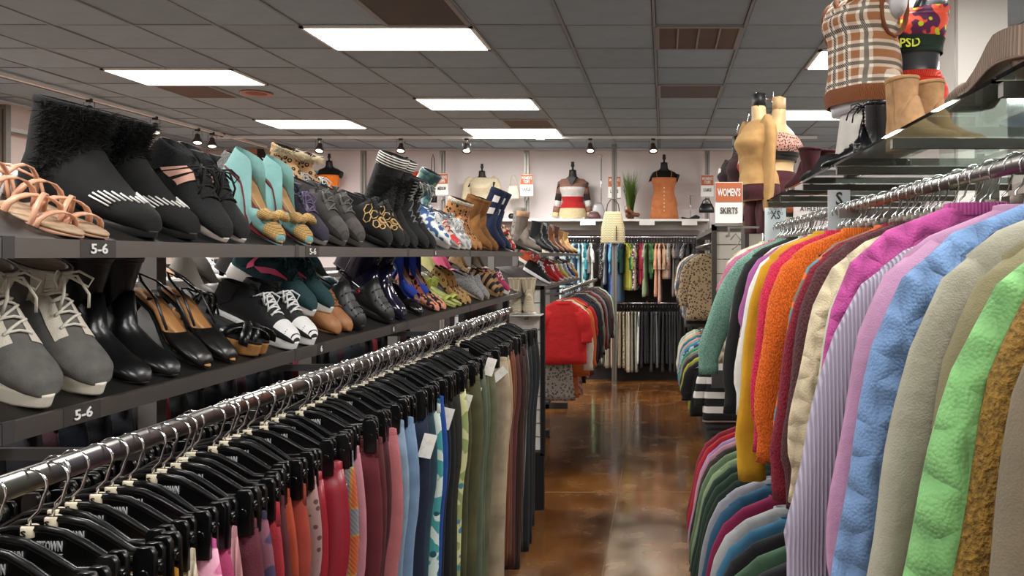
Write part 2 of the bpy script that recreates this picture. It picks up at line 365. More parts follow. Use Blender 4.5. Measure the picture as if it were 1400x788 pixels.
t = sign(996.5, 277, 4.25, .15, .223, ["WOMEN'S"], 'SKIRTS', "large orange and white sign reading WOMEN'S SKIRTS")
part('sign_arm', MB().box((.12, .02, -.135), (.24, .012, .012)).mesh('sa', False), STEEL, t)

# poster
t = thing('wall_poster', 'white wall poster with a dark haired woman and yellow lettering', 'poster', P(343, 233, 11.68))
part('sheet', MB().box((0, 0, 0), (.80, .01, .66)).mesh('p', False), M('ebe4dc', 'plain', .6), t)
part('photo_panel', MB().box((.02, -.007, .22), (.76, .004, .2)).mesh('p', False), M('b9b2ab', 'plain', .6), t)
part('printed_hair', MB().prism([(-.2, .32), (.2, .32), (.24, .2), (.2, .13), (.12, .14), (.1, .24), (-.06, .24), (-.1, .14), (-.2, .13), (-.22, .2)], -.012, -.009).mesh('p', False), M('3a2420', 'plain', .6), t)
part('printed_face', MB().prism([(-.06, .32), (.1, .32), (.1, .25), (.06, .19), (.02, .175), (-.02, .19), (-.06, .25)], -.014, -.0125).mesh('p', False), M('c98c70', 'plain', .6), t)
part('printed_lips', MB().prism([(-.015, .245), (.02, .255), (.055, .245), (.02, .23)], -.016, -.0145).mesh('p', False), M('a53a40', 'plain', .6), t)
words('MAKE A', .42, .09, M('b08a4a', 'plain', .6), t, (-.02, -.008, -.02)); words('DIFFERENCE:', .66, .09, M('b08a4a', 'plain', .6), t, (.02, -.008, -.16))

# ================================================================ hangers
def hook_pts(r=.02, d=.055, n=9):
    pts = [(r*math.cos(a), 0, r*math.sin(a)-r+.004) for a in [PI+.55-(PI+1.0)*k/n for k in range(n+1)]]
    return pts
def hook_mb():
    r = .021; pts = [(-r*math.cos(.5), 0, -r-r*.5+.006)]
    for k in range(10):
        a = PI-(PI*1.15)*k/9; pts.append((r*math.cos(a), 0, r*math.sin(a)-r+.006))
    pts += [(.012, 0, -.045), (0, 0, -.056), (0, 0, -.088)]
    return MB().tube(pts, .0021, 6)
def clip_mb():
    b = MB(); b.prism([(-.013, .03), (-.008, .038), (.008, .038), (.013, .03), (.013, -.03), (-.013, -.03)], -.012, -.004)
    b.prism([(-.013, .03), (-.008, .038), (.008, .038), (.013, .03), (.013, -.03), (-.013, -.03)], .004, .012)
    b.lathe([(.007, -.014), (.007, .014)], (0, 0, .004), 8, 'y'); b.box((0, 0, -.024), (.022, .01, .01)); return b
def hang_body():
    top = [(-.165, -.11), (-.105, -.108), (-.07, -.086), (-.045, -.073), (-.02, -.068), (.02, -.068), (.045, -.073), (.07, -.086), (.105, -.108), (.165, -.11)]
    bot = [(.165, -.118), (.03, -.122), (-.03, -.122), (-.165, -.118)]
    b = MB().prism(top+bot, -.003, .003)
    b.tube([(x, 0, z) for x, z in top], .005, 8); b.tube([(x, 0, z) for x, z in [(.165, -.116), (-.165, -.116)]], .0045, 8); return b
def chip_mb(): return MB().lathe([(.0085, -.078), (.0095, -.077), (.0095, -.065), (.0085, -.064)], n=14)
def top_hanger_body():
    return MB().tube([(-.17, 0, -.168), (-.11, 0, -.142), (-.03, 0, -.108), (0, 0, -.095), (.03, 0, -.108), (.11, 0, -.142), (.17, 0, -.168)], [.004, .007, .007, .007, .007, .007, .004], 8, 1.6)
CHIP = M('e8dcc0', 'plain', .5)
def clip_hanger(loc, yaw, lb, group, letter=True, logo=True, tilt=0):
    t = thing('clip_hanger', lb, 'hanger', loc, (0, tilt, yaw), group)
    part('hook', cached('hook', hook_mb), CHROME, t); part('hanger_bar', cached('hbody', hang_body, 'auto'), BLACKP, t)
    for sx in (-1, 1): part('clip', cached('clip', clip_mb, 'auto'), BLACKP, t, (sx*.15, 0, -.125))
    ch = part('size_marker', cached('chip', chip_mb, 'auto'), CHIP, t)
    if letter: words('S', .006, .008, BLACK, ch, (0, -.0104, -.071))
    if logo:
        words('UPTOWN', .036, .013, M('c9c9c9', 'plain', .5), t, (.026, -.0042, -.088)); words('CHEAPSKATE', .036, .008, M('c9c9c9', 'plain', .5), t, (.026, -.0042, -.1015))
    return t
def plain_hanger(loc, yaw, lb, group, full=True):
    t = thing('clothes_hanger', lb, 'hanger', loc, (0, 0, yaw), group)
    part('hook', cached('hook', hook_mb), CHROME, t); part('shoulder_bar', cached('thb', top_hanger_body), BLACKP, t)
    if full: part('size_marker', cached('chip', chip_mb, 'auto'), M('8a7f74', 'plain', .5), t)
    return t

# ================================================================ garments
def sgn(x): return 1 if x >= 0 else -1
def ring(hw, ht, z, cx=0, n=22, ex=.55, fold=0, ph=0, k=60, cy=0):
    o = []
    for j in range(n):
        a = 2*PI*j/n; c, s = math.cos(a), math.sin(a)
        x = hw*sgn(c)*abs(c)**ex; y = ht*sgn(s)*abs(s)**.8
        y += fold*math.sin(k*x+ph)*(1 if s > 0 else .8)+cy
        o.append((cx+x, y, z))
    return o
def top_body(seed, L=.58, hw=.21, hh=.23, th=.03, neck=.075, fold=.008):
    r = random.Random(seed); ph = r.random()*6; k = r.uniform(25, 50); rg = []
    zs = -.14; drift = r.uniform(-.01, .01)
    for i in range(13):
        u = i/12; z = -(.09+L)+(L-.065)*u; wv = 1+.02*math.sin(ph+u*7)
        t_ = .6 if i == 0 else 1
        rg.append(ring((hh+(hw-hh)*u)*wv, th*(1.15-.3*u)*t_, z, drift*(1-u), fold=fold*(1.4-u), ph=ph+u*1.5, k=k, ex=.6))
    for u in (.25, .5, .75, 1):
        rg.append(ring(hw+(neck-hw)*u, th*(.85-.1*u), zs+.052*u-.0, fold=0, ex=.6))
    rg.append(ring(neck*.85, th*.7, zs+.055)); rg.append(ring(neck*.75, th*.5, zs+.03))
    return MB().loft(rg)
def collar_mb(neck=.075, th=.03, h=.02, turtle=False):
    hh = .05 if turtle else h; b = MB(); rr = []
    for r_, z in ((neck*1.05, -.102), (neck*1.02, -.102+hh), (neck*.9, -.1+hh), (neck*.86, -.105)):
        rr.append(ring(r_, th*.8*r_/neck, z, n=20, ex=.8))
    return b.loft(rr, False, False)
def sleeve_mb(seed, side, L=.5, out=.10, hw=.21, r0=.07, r1=.045, cuff=True):
    r = random.Random(seed*3+side); b = MB(); rg = []; n = 16; yb = r.uniform(-.015, .015); pz = r.random()*6
    m = 15
    for i in range(m+1):
        u = i/m
        x = hw-.05+out*(1-(1-u)**1.6)+.02*min(1, u*5); z = -.186-(L-.03)*u**1.05
        rx = r0+(r1-r0)*min(1, u*1.15); ry = .026+.004*math.sin(u*9+pz)
        wob = .006*math.sin(u*13+pz)*u
        if u > .86 and cuff: rx *= .86; ry *= .85
        if i == 0: rx *= .8; x -= .03; z += .02
        tilt = .62*(1-u)**4
        q = []
        for j in range(n):
            a = 2*PI*j/n; c, s = math.cos(a), math.sin(a); rib = 1
            ex = rx*sgn(c)*abs(c)**.75*rib; ey = ry*sgn(s)*abs(s)**.9+.003*math.sin(c*7+pz+u*4)
            q.append(((x+ex*math.cos(tilt)+wob)*side, ey+yb*u, z+ex*math.sin(tilt)))
        rg.append(q)
    if side < 0: rg = [list(reversed(q)) for q in rg]
    return b.loft(rg)
def leg_mb(seed, side, L=.95, hw=.165, hem=.115, th=.012):
    r = random.Random(seed*5+side); rg = []; ph = r.random()*6; k = r.uniform(50, 90); dy = r.uniform(-.02, .02)
    m = 16
    for i in range(m+1):
        u = i/m; z = -.145-L*u
        o = hw+(.012*math.sin(min(1, u*3)*PI) if u < .34 else 0)-(hw-hem-.03)*max(0, u-.25)
        inn = .003+.02*max(0, u-.2)
        hwid = (o-inn)/2; cx = (o+inn)/2+.003*math.sin(ph+u*6)
        f = .005*min(1, u*4)
        rg.append([(p[0]*side, p[1], p[2]) for p in ring(hwid, th*(1+.5*math.sin(min(u*2.2, 1)*PI/2)), z, cx, 18, .7, f, ph+u*2, k, dy*u)])
    if side < 0: rg = [list(reversed(q)) for q in rg]
    return MB().loft(rg)
def waist_mb(hw=.165, th=.012):
    return MB().loft([ring(hw*.97, th*.8, -.128, n=20), ring(hw, th, -.13, n=20), ring(hw+.002, th*1.15, -.168, n=20), ring(hw*.97, th, -.17, n=20)])
def skirt_mb(seed, L=.4, hw=.13, hem=.17, th=.02, fold=.012):
    r = random.Random(seed); ph = r.random()*6; rg = []
    for i in range(10):
        u = i/9; rg.append(ring(hw+(hem-hw)*u, th*(1+u*.4), -.125-L*u, 0, 22, .6, fold*u, ph, 55))
    return MB().loft(rg)
def tag_mb(): return MB().box((0, 0, 0), (.034, .0012, .062))
def price_tag(parent, x, z, yaw=0, y=-.04, tilt=.25):
    o = part('price_tag', cached('ptag', tag_mb, False), M('f1eee6', 'print', .6, 0, '77736e'), parent, (x, y, z), (0, tilt, yaw)); o['label'] = 'white paper price tag'; return o

def sweater(loc, yaw, mat, lb, group, seed, L=.58, hw=.21, hh=.23, sl=.5, out=.1, turtle=False, matS=None, matC=None, th=.028, fold=.008, name='sweater', cat='sweater', r0=.075, r1=.05):
    t = thing(name, lb, cat, loc, (0, 0, yaw), group); sd = seed % 7
    part('torso', cached(('tb', sd, L, hw, hh, th, fold), lambda: top_body(sd, L, hw, hh, th, fold=fold)), mat, t)
    part('neckband', cached(('nb', turtle, th), lambda: collar_mb(th=th+.004, turtle=turtle), True), matC or mat, t)
    if sl:
        for s_ in (-1, 1): part('sleeve', cached(('sl', sd, s_, sl, out, hw, r0, r1), lambda: sleeve_mb(sd, s_, sl, out, hw, r0, r1)), matS or mat, t)
    return t
def trousers(loc, yaw, mat, lb, group, seed, L=.95, hw=.165, hem=.115, matW=None, tagx=None, name='trousers'):
    t = thing(name, lb, 'trousers', loc, (0, 0, yaw), group); sd = seed % 7
    part('waistband', cached(('wb', hw), lambda: waist_mb(hw)), matW or mat, t)
    for s_ in (-1, 1): part('trouser_leg', cached(('lg', sd, s_, L, hw, hem), lambda: leg_mb(sd, s_, L, hw, hem)), mat, t)
    if tagx: price_tag(t, tagx[0]+.045, tagx[1], .35, -.045, tagx[2] if len(tagx) > 2 else .3)
    return t

# ================================================================ left gondola fixtures
LX, RX = -1.0, -.8          # shelf lip x, hang rail x
ZR = H-.284
Z_UP, Z_LO = H+.0275, H-.253
TILT = math.radians(26); DEP = .36
SHELFM = M('77726e', 'metal', .5)
def gondola(y0, y1, joints, lb, labs=True):
    t = thing('shoe_gondola', lb, 'fixture', (0, 0, 0))
    for zt in (Z_UP, Z_LO):
        ys = [y0]+joints+[y1]
        for a, b in zip(ys, ys[1:]):
            L = b-a-.006; c = (a+b)/2
            sh = part('shelf', MB().box((-DEP/2, 0, DEP/2*math.tan(TILT)), (DEP/math.cos(TILT), L, .012), (0, TILT, 0)).mesh('shelf', False), M('4a4745', 'metal', .5), t, (LX, c, zt-.018))
            part('lip', MB().box((0.004, 0, .0025), (.012, L, .031)).mesh('lip', False), SHELFM, sh)
        for yj in joints: part('lip_joint', MB().box((.008, 0, -.016), (.006, .022, .034)).mesh('j', False), DARKG, t, (LX, yj, zt+.0015))
    for yj in [y0]+joints+[y1]:
        part('upright', MB().box((0, 0, 0), (.05, .04, Z_UP+.1)).mesh('u', False), GREYM, t, (LX-DEP-.02, yj, (Z_UP+.1)/2))
    rail = part('hang_rail', MB().tube([(0, y0-.1, 0), (0, y1-1.4 if labs else y1, 0)], .017, 12, .5, up=(1, 0, 0)), STEEL, t, (RX, 0, ZR+.002))
    for yj in ([y0]+joints)[: (4 if labs else 9)]:
        part('rail_bracket', MB().box(((RX+LX-DEP)/2, 0, 0), (abs(RX-LX+DEP), .01, .018)).mesh('rb', False), DARKG, t, (0, yj+.02, ZR-.02))
    return t
GY = [1.17, 2.09, 3.0, 3.96]
g1 = gondola(.25, 5.45, GY, 'long grey metal gondola with two slanted shoe shelves and trouser rail')
for (px, zt, s_) in [(127, Z_UP, '5-6'), (422, Z_UP, '5-6'), (592, Z_UP, '6'), (105, Z_LO, '5-6'), (434, Z_LO, '6'), (534, Z_LO, '6')]:
    Y = 1.0*1060/(908-px); wd = .085 if '-' in s_ else .045
    lb = part('size_label', cached(('szl', wd), lambda: MB().box((0, 0, 0), (wd, .003, .031)), False), M('3a3432', 'plain', .5), g1, (LX+.009, Y, zt-.015), (0, 0, PI/2))
    words(s_, .04 if '-' in s_ else .012, .018, WHITE, lb, (0, -.003, 0))
g2 = gondola(6.2, 9.2, [7.2, 8.2], 'grey metal gondola with shoes beyond the white slatted end panel', labs=False)
# base decks of gondola
part('base_deck', MB().box((-1.35, 2.7, .08), (.9, 4.7, .16)).mesh('bd', False), M('2a2624', 'plain', .7), g1)
part('back_panel', MB().box((-1.42, 2.7, .68), (.02, 4.7, 1.0)).mesh('bp', False), M('1c1a1a', 'plain', .8), g1)
part('base_deck', MB().box((-1.2, 7.7, .62), (.55, 3.0, .02)).mesh('bd', False), M('2a2624', 'plain', .7), g2)
for yy in (6.25, 7.7, 9.15): part('foot', MB().box((-1.32, yy, .035), (.36, .05, .07)).box((-1.38, yy, .3), (.05, .05, .6)).mesh('ft', False), DARKG, g2)

# ---- trousers rail: (Y, colour, descr, kind, c2, c3, extra)
TR = [(.86, 'a8781e', 'mustard floral print', 'floral', '2a2018', 'e8d8a0', {}), (.895, 'e5d9b0', 'cream patterned', 'floral', '3a3020', 'c8a860', {}),
 (.93, '7b4a22', 'brown plaid', 'plaid', 'a87a3a', '2a1a10', {}), (.965, 'efe6cc', 'cream daisy print', 'floral', '4a4030', 'd8b848', {}),
 (1.0, 'a87018', 'ochre', 'cloth', None, None, {}), (1.03, 'b8843c', 'caramel', 'cloth', None, None, {}), (1.06, 'e2d2b8', 'cream ribbed knit', 'rib', None, None, {}),
 (1.095, 'd0709a', 'pink tie-dye', 'floral', 'e8a8c0', 'b04a80', {}), (1.13, 'c04a7a', 'deep pink', 'cloth', None, None, {}), (1.16, 'c48a90', 'rose ribbed', 'rib', None, None, {}),
 (1.195, '5e2230', 'wine', 'cloth', None, None, {}), (1.225, '3e3050', 'purple paisley', 'floral', '7a4a5a', '2a2038', {}), (1.26, 'a02430', 'crimson', 'cloth', None, None, {}),
 (1.295, '5a1c26', 'dark burgundy', 'denim', None, None, {}), (1.33, 'b8492c', 'rust orange denim', 'denim', None, None, {'tag': (.1, -.22)}), (1.37, 'a84030', 'brick red', 'denim', None, None, {}),
 (1.41, '9a7a74', 'mauve speckled', 'dots', '5a3c3a', None, {}), (1.46, '962430', 'cherry faux leather', 'leather', None, None, {}), (1.5, '8e2230', 'glossy red faux leather', 'leather', None, None, {'wide': 1}),
 (1.57, '8a7a74', 'grey and orange marled', 'floral', 'c06a4a', 'a8a090', {'tag': (.12, -.2)}), (1.61, 'a8984a', 'rainbow plaid', 'plaid', 'b85a30', '6a7a8a', {}), (1.645, 'c0808a', 'dusty pink', 'cloth', None, None, {}),
 (1.68, '6a1e2a', 'maroon denim', 'denim', None, None, {}), (1.72, '5c2228', 'oxblood', 'cloth', None, None, {'wide': 1}), (1.76, '4a1c22', 'deep wine', 'cloth', None, None, {}),
 (1.80, 'b86a6e', 'salmon rose', 'cloth', None, None, {'wide': 1}), (1.845, 'd08a8e', 'light rose', 'cloth', None, None, {}), (1.89, '9ab4cc', 'bleached denim', 'denim', None, None, {}),
 (1.93, '86a6c8', 'light blue denim', 'denim', None, None, {'wide': 1}), (1.98, '6a86a8', 'faded blue denim', 'denim', None, None, {}), (2.03, '28344c', 'dark navy denim', 'denim', None, None, {'tag': (.13, -.22)}),
 (2.08, '20283c', 'midnight navy', 'cloth', None, None, {}), (2.13, '2c4e5c', 'teal', 'cloth', None, None, {}), (2.18, '48a0a0', 'turquoise print', 'floral', 'd8e8e0', '205868', {}),
 (2.23, '1c4c9c', 'cobalt blue', 'cloth', None, None, {'wide': 1}), (2.28, '1c2438', 'ink navy', 'cloth', None, None, {'tag': (.13, -.2)}), (2.33, '16181c', 'black', 'cloth', None, None, {}),
 (2.38, '34342a', 'dark olive', 'cloth', None, None, {'wide': 1}), (2.43, '9aa86a', 'tropical green print', 'floral', 'd8d8a0', '4a8aa0', {}), (2.48, '4a4a30', 'moss', 'cloth', None, None, {}),
 (2.53, '5c5c3c', 'olive drab', 'denim', None, None, {'tag': (.12, -.2)}), (2.58, '62623e', 'army green', 'denim', None, None, {'wide': 1}), (2.63, '4c4c38', 'dark camouflage', 'camo', '2a3020', '6a6a50', {}),
 (2.68, '3a4238', 'deep green camouflage', 'camo', '22281e', '5a6048', {'tag': (.13, -.2)}), (2.73, '6a7460', 'sage grey', 'cloth', None, None, {}), (2.78, '707858', 'sage', 'denim', None, None, {'tag': (.14, -.12)}),
 (2.84, '76785c', 'light olive', 'denim', None, None, {}), (2.9, '5a6248', 'khaki green', 'denim', None, None, {}), (3.06, 'c6b294', 'sand beige', 'denim', None, None, {'wide': 2, 'tag': (.12, -.19, .9)}),
 (3.12, 'b8a080', 'khaki tan', 'cloth', None, None, {}), (3.18, 'a8643a', 'copper', 'cloth', None, None, {}), (3.24, '8a4a2a', 'rust brown corduroy', 'rib', None, None, {}), (3.3, '6e4630', 'cinnamon', 'cloth', None, None, {}),
 (3.36, '5a2a26', 'russet', 'cloth', None, None, {}), (3.43, '4c342c', 'chocolate corduroy', 'rib', None, None, {'wide': 1}), (3.5, '3c2e28', 'espresso', 'cloth', None, None, {'wide': 1}), (3.57, '2c2624', 'black-brown', 'cloth', None, None, {}),
 (3.64, '8a8a8c', 'washed grey denim', 'denim', None, None, {}), (3.71, '2a2c30', 'charcoal', 'cloth', None, None, {}), (3.78, '1a1a1c', 'jet black', 'cloth', None, None, {}), (3.85, '202020', 'washed black', 'denim', None, None, {})]
prev = None
for i, (Y, c, d, k, c2, c3, ex) in enumerate(TR):
    yaw = R.uniform(-.14, .1); dx = R.uniform(-.012, .012); wide = ex.get('wide', 0)
    lb = '%s trousers on the left clip-hanger rail, behind %s ones' % (d, prev) if prev else '%s trousers, nearest on the left clip-hanger rail' % d
    L = R.uniform(.88, 1.0) if Y > 1.5 else R.uniform(.6, .95)
    if c == 'c6b294': L = 1.02
    kw = {'rough': .35} if k == 'leather' else {}
    trousers((RX+dx, Y, ZR+.012), yaw+.02, M(c, k, c2=c2, c3=c3, **kw), lb, 'trousers on the left rail', i, L, .165+.012*wide, .115+.012*wide if wide else R.choice((.1, .115)), tagx=ex.get('tag'))
    clip_hanger((RX+dx, Y, ZR+.012), yaw, 'black clip hanger with chrome hook holding the %s trousers' % d, 'clip hangers on the left rail', tilt=R.uniform(-.03, .03))
    prev = d
    nxt = TR[i+1][0] if i+1 < len(TR) else Y+.05
    if nxt-Y > .0455:      # an empty hanger squeezed between
        nm = 'empty black clip hanger with chrome hook just behind the %s trousers' % d
        clip_hanger((RX+R.uniform(-.01, .01), (Y+nxt)/2, ZR+.012), R.uniform(-.14, .1), nm, 'clip hangers on the left rail', tilt=R.uniform(-.03, .03))
for (Y, tl) in ((.955, 0),):
    pass

# dark rail on the other side of the gondola
t = thing('back_hang_rail', 'dark rail of hangers behind the left shoe shelves', 'rail', (-1.72, 0, 1.5))
part('rail_tube', MB().tube([(0, .9, 0), (0, 4.9, 0)], .016, 10), STEEL, t)
part('rail_arm', MB().box((.15, 2.0, -.03), (.3, .02, .03)).box((.15, 4.0, -.03), (.3, .02, .03)).mesh('ra', False), GREYM, t)
part('floor_post', MB().box((0, 1.0, -.76), (.04, .04, 1.48)).box((0, 4.8, -.76), (.04, .04, 1.48)).mesh('fp', False), GREYM, t)
dk = ['16161a', '1a1c24', '201418', '7a1420', '18201c', '202024', '141414', '2c2a30', '3a1420', '16202c']
for i in range(40):
    Y = 1.3+i*.088
    clip_hanger((-1.72, Y, 1.515), R.uniform(-.25, .25), 'black clip hanger on the dark rail behind the left shoe shelves', 'clip hangers behind the left shelves', letter=False, logo=False)
    trousers((-1.72, Y, 1.515), R.uniform(-.1, .1), M(dk[i % 10], 'cloth'), 'dark trousers on the rail behind the left shoe shelves', 'trousers behind the left shelves', i, .9)

# ================================================================ SHOES  (toe at x=0, heel at x=-L, z up)
def outline(L, w, n=26, heelw=.72):
    pts = []
    for j in range(n):
        a = 2*PI*j/n; u = (1-math.cos(a))/2      # 0 toe .. 1 heel
        x = -L*u
        hw = w*math.sin(min(1, u*2.0+.001)**.62*PI/2) if u < .32 else w*(1-.24*math.sin((u-.32)/.35*PI/2)) if u < .67 else w*.76
        if u > .8: hw *= math.sqrt(max(0, 1-((u-.8)/.2)**2.6))
        if u < .12: hw = w*.8*math.sqrt(u/.12)*1.0 if hw > w*.8*math.sqrt(u/.12) else hw
        pts.append((x, hw*(1 if j < n/2 else -1)))
    return pts
def sole_mb(L, w, t0, t1, zf=lambda x: 0, grow=1.09):
    """t0 forefoot thickness, t1 heel thickness"""
    o = outline(L, w); b = MB(); rg = []
    for f, e in ((0, .94), (.15, 1), (.85, 1), (1, .97)):
        rg.append([(x*(1 if e > .95 else .985)-.002, y*grow*e, zf(x)+f*(t0+(t1-t0)*min(1, max(0, (-x/L-.3)/.5)))+max(0, (1+x/.05))*.006*(1-f) if x > -.05 else zf(x)+f*(t0+(t1-t0)*min(1, max(0, (-x/L-.3)/.5)))) for x, y in o])
    return b.loft(rg)
def shoe_rings(L, w, h, zb, toe=.045, kind='low', shaft=0, lean=0, shw=None):
    """cross rings from toe to opening; zb = base height"""
    A = [(-.006, 0, -.009, toe*.28, .26), (-.009, 0, -.017, toe*.58, .5), (-.02, 0, -.034, toe*.84, .76), (-.04, 0, -.054, toe*1.0, .91), (-.08, 0, -.08, toe*1.25, .97), (-.12, 0, -.105, toe*1.6+.004, .92), (-.16, 0, -.128, toe*2.0+.006, .82)]
    A = [(a*L/.25, b, c*L/.25, d, e) for a, b, c, d, e in A]
    hx = -L
    if kind == 'low':
        A += [(hx+.03, 0, -.142*L/.25, h*.86+.006, .78), (hx+.006, .006, -.15*L/.25, h*.95, .72), (hx+.0, .03, -.152*L/.25, h, .68), (hx+.002, h*.72, -.155*L/.25, h+.002, .62), (hx+.004, h*.98, -.158*L/.25, h+.004, .6)]
    elif kind == 'pump':
        A = A[:5]+[(-.11*L/.25, 0, -.09*L/.25, toe*1.1, .93), (-.13*L/.25, 0, -.098*L/.25, toe*1.02, .86)]
    else:
        sw = (shw or w*1.0)/w
        A += [(hx+.03, 0, -.145*L/.25, h*.55+.03, .8), (hx+.008, .01, -.15*L/.25, .105, .78), (hx+.0, .04, -.15*L/.25, .115, .76)]
        n = 6
        for i in range(n+1):
            u = i/n; z = .08+(h-.08)*u
            A.append((hx+.004-lean*u*.3, z, -.152*L/.25-lean*.2*u+(.0 if u < .6 else 0), max(z, .12+(h-.12)*u)+.002, .74+(sw-.74)*u))
    rings = []
    for bx, bz, tx, tz, ww in A:
        q = []; n = 20
        for j in range(n):
            a = 2*PI*j/n; c, s = math.cos(a), math.sin(a)
            e = .55 if s < 0 else .9
            yy = w*ww*sgn(c)*abs(c)**e; f = (s+1)/2
            q.append((bx+(tx-bx)*f, yy, zb+bz+(tz-bz)*f))
        rings.append(q)
    return rings
def upper_mb(rings, lining=True):
    last = rings[-1]; c = [sum(p[i] for p in last)/len(last) for i in range(3)]
    lip = [(c[0]+(p[0]-c[0])*.9, p[1]*.9, p[2]+.001) for p in last]
    return MB().loft(rings+[lip], True, False)
def lining_mb(rings, depth=.05, k=.9):
    last = rings[-1]; c = [sum(p[i] for p in last)/len(last) for i in range(3)]; o = []
    for s_, d in ((k, 0), (k*.93, depth*.5), (k*.85, depth)):
        o.append([(c[0]+(p[0]-c[0])*s_, p[1]*s_, p[2]-d) for p in last])
    return MB().loft(o, False, True)
def surf(rings, u, a, off=.0015):
    """point on the upper; u in ring index units, a angle (0 = +y side, PI/2 = top)"""
    i = min(len(rings)-2, int(u)); f = u-i; n = 20; jj = (a % (2*PI))/(2*PI)*n; j = int(jj) % n; g_ = jj-int(jj)
    def pt(r): return Vector(r[j])*(1-g_)+Vector(r[(j+1) % n])*g_
    p = pt(rings[i])*(1-f)+pt(rings[i+1])*f
    r = rings[i]; c = Vector([sum(q[k] for q in r)/n for k in range(3)]); d = (p-c); d.y *= 1.4
    return p+d.normalized()*off
def patch(rings, corners, nu=6, na=4, off=.0018, both=True):
    b = MB()
    for sd in ((1, -1) if both else (-1,)):
        V = []; (ua, aa), (ub, ab), (uc, ac), (ud, ad) = corners
        for i in range(nu+1):
            s_ = i/nu
            for j in range(na+1):
                t_ = j/na
                u = (ua*(1-t_)+ub*t_)*(1-s_)+(ud*(1-t_)+uc*t_)*s_; a = (aa*(1-t_)+ab*t_)*(1-s_)+(ad*(1-t_)+ac*t_)*s_
                p = surf(rings, u, a, off); V.append((p.x, p.y*sd, p.z))
        b.add(V, [(i*(na+1)+j, i*(na+1)+j+1, (i+1)*(na+1)+j+1, (i+1)*(na+1)+j) for i in range(nu) for j in range(na)])
    return b
def laces_mb(rings, u0, u1, n, r=.0026, spread=.55, bow=True):
    b = MB()
    for k in range(n):
        u = u0+(u1-u0)*k/(n-1)
        b.tube([surf(rings, u+.1*(f), PI/2+spread*(f*2-1), .003+.003*math.sin(f*PI)) for f in (0, .25, .5, .75, 1)], r, 6)
        if k < n-1: b.tube([surf(rings, u+f*(u1-u0)/(n-1), PI/2+spread*(1-f*2), .005) for f in (0, .33, .66, 1)], r, 6)
    if bow:
        p = surf(rings, u1, PI/2, .006)
        for sd in (-1, 1):
            b.tube([p, p+Vector((.012, sd*.02, .012)), p+Vector((.03, sd*.036, .004)), p+Vector((.032, sd*.03, -.012)), p+Vector((.012, sd*.012, -.002)), p], r, 6)
            b.tube([p, p+Vector((.02, sd*.012, .006)), p+Vector((.045, sd*.024, -.02)), p+Vector((.05, sd*.028, -.045))], r, 6)
    return b
def fur_mb(rings, u0, u1, n=1500, ln=.014, seed=1, a0=-.2, a1=PI+.2):
    r = random.Random(seed); b = MB()
    for _ in range(n):
        u = r.uniform(u0, u1); a = r.uniform(a0, a1); p = surf(rings, u, a, 0); q = surf(rings, u, a, .01); d = (q-p).normalized()
        d = (d+Vector((r.uniform(-.6, .9), r.uniform(-.6, .6), r.uniform(-1, .3)))).normalized(); s_ = d.cross(Vector((r.random(), r.random(), r.random()))).normalized()*.0011
        l = ln*r.uniform(.5, 1.2); o = len(b.v); b.v += [tuple(p-s_), tuple(p+s_), tuple(p+d*l)]; b.f.append((o, o+1, o+2))
    return b
G_SHOE = {'up': 'shoes on the upper left shelf', 'lo': 'shoes on the lower left shelf'}

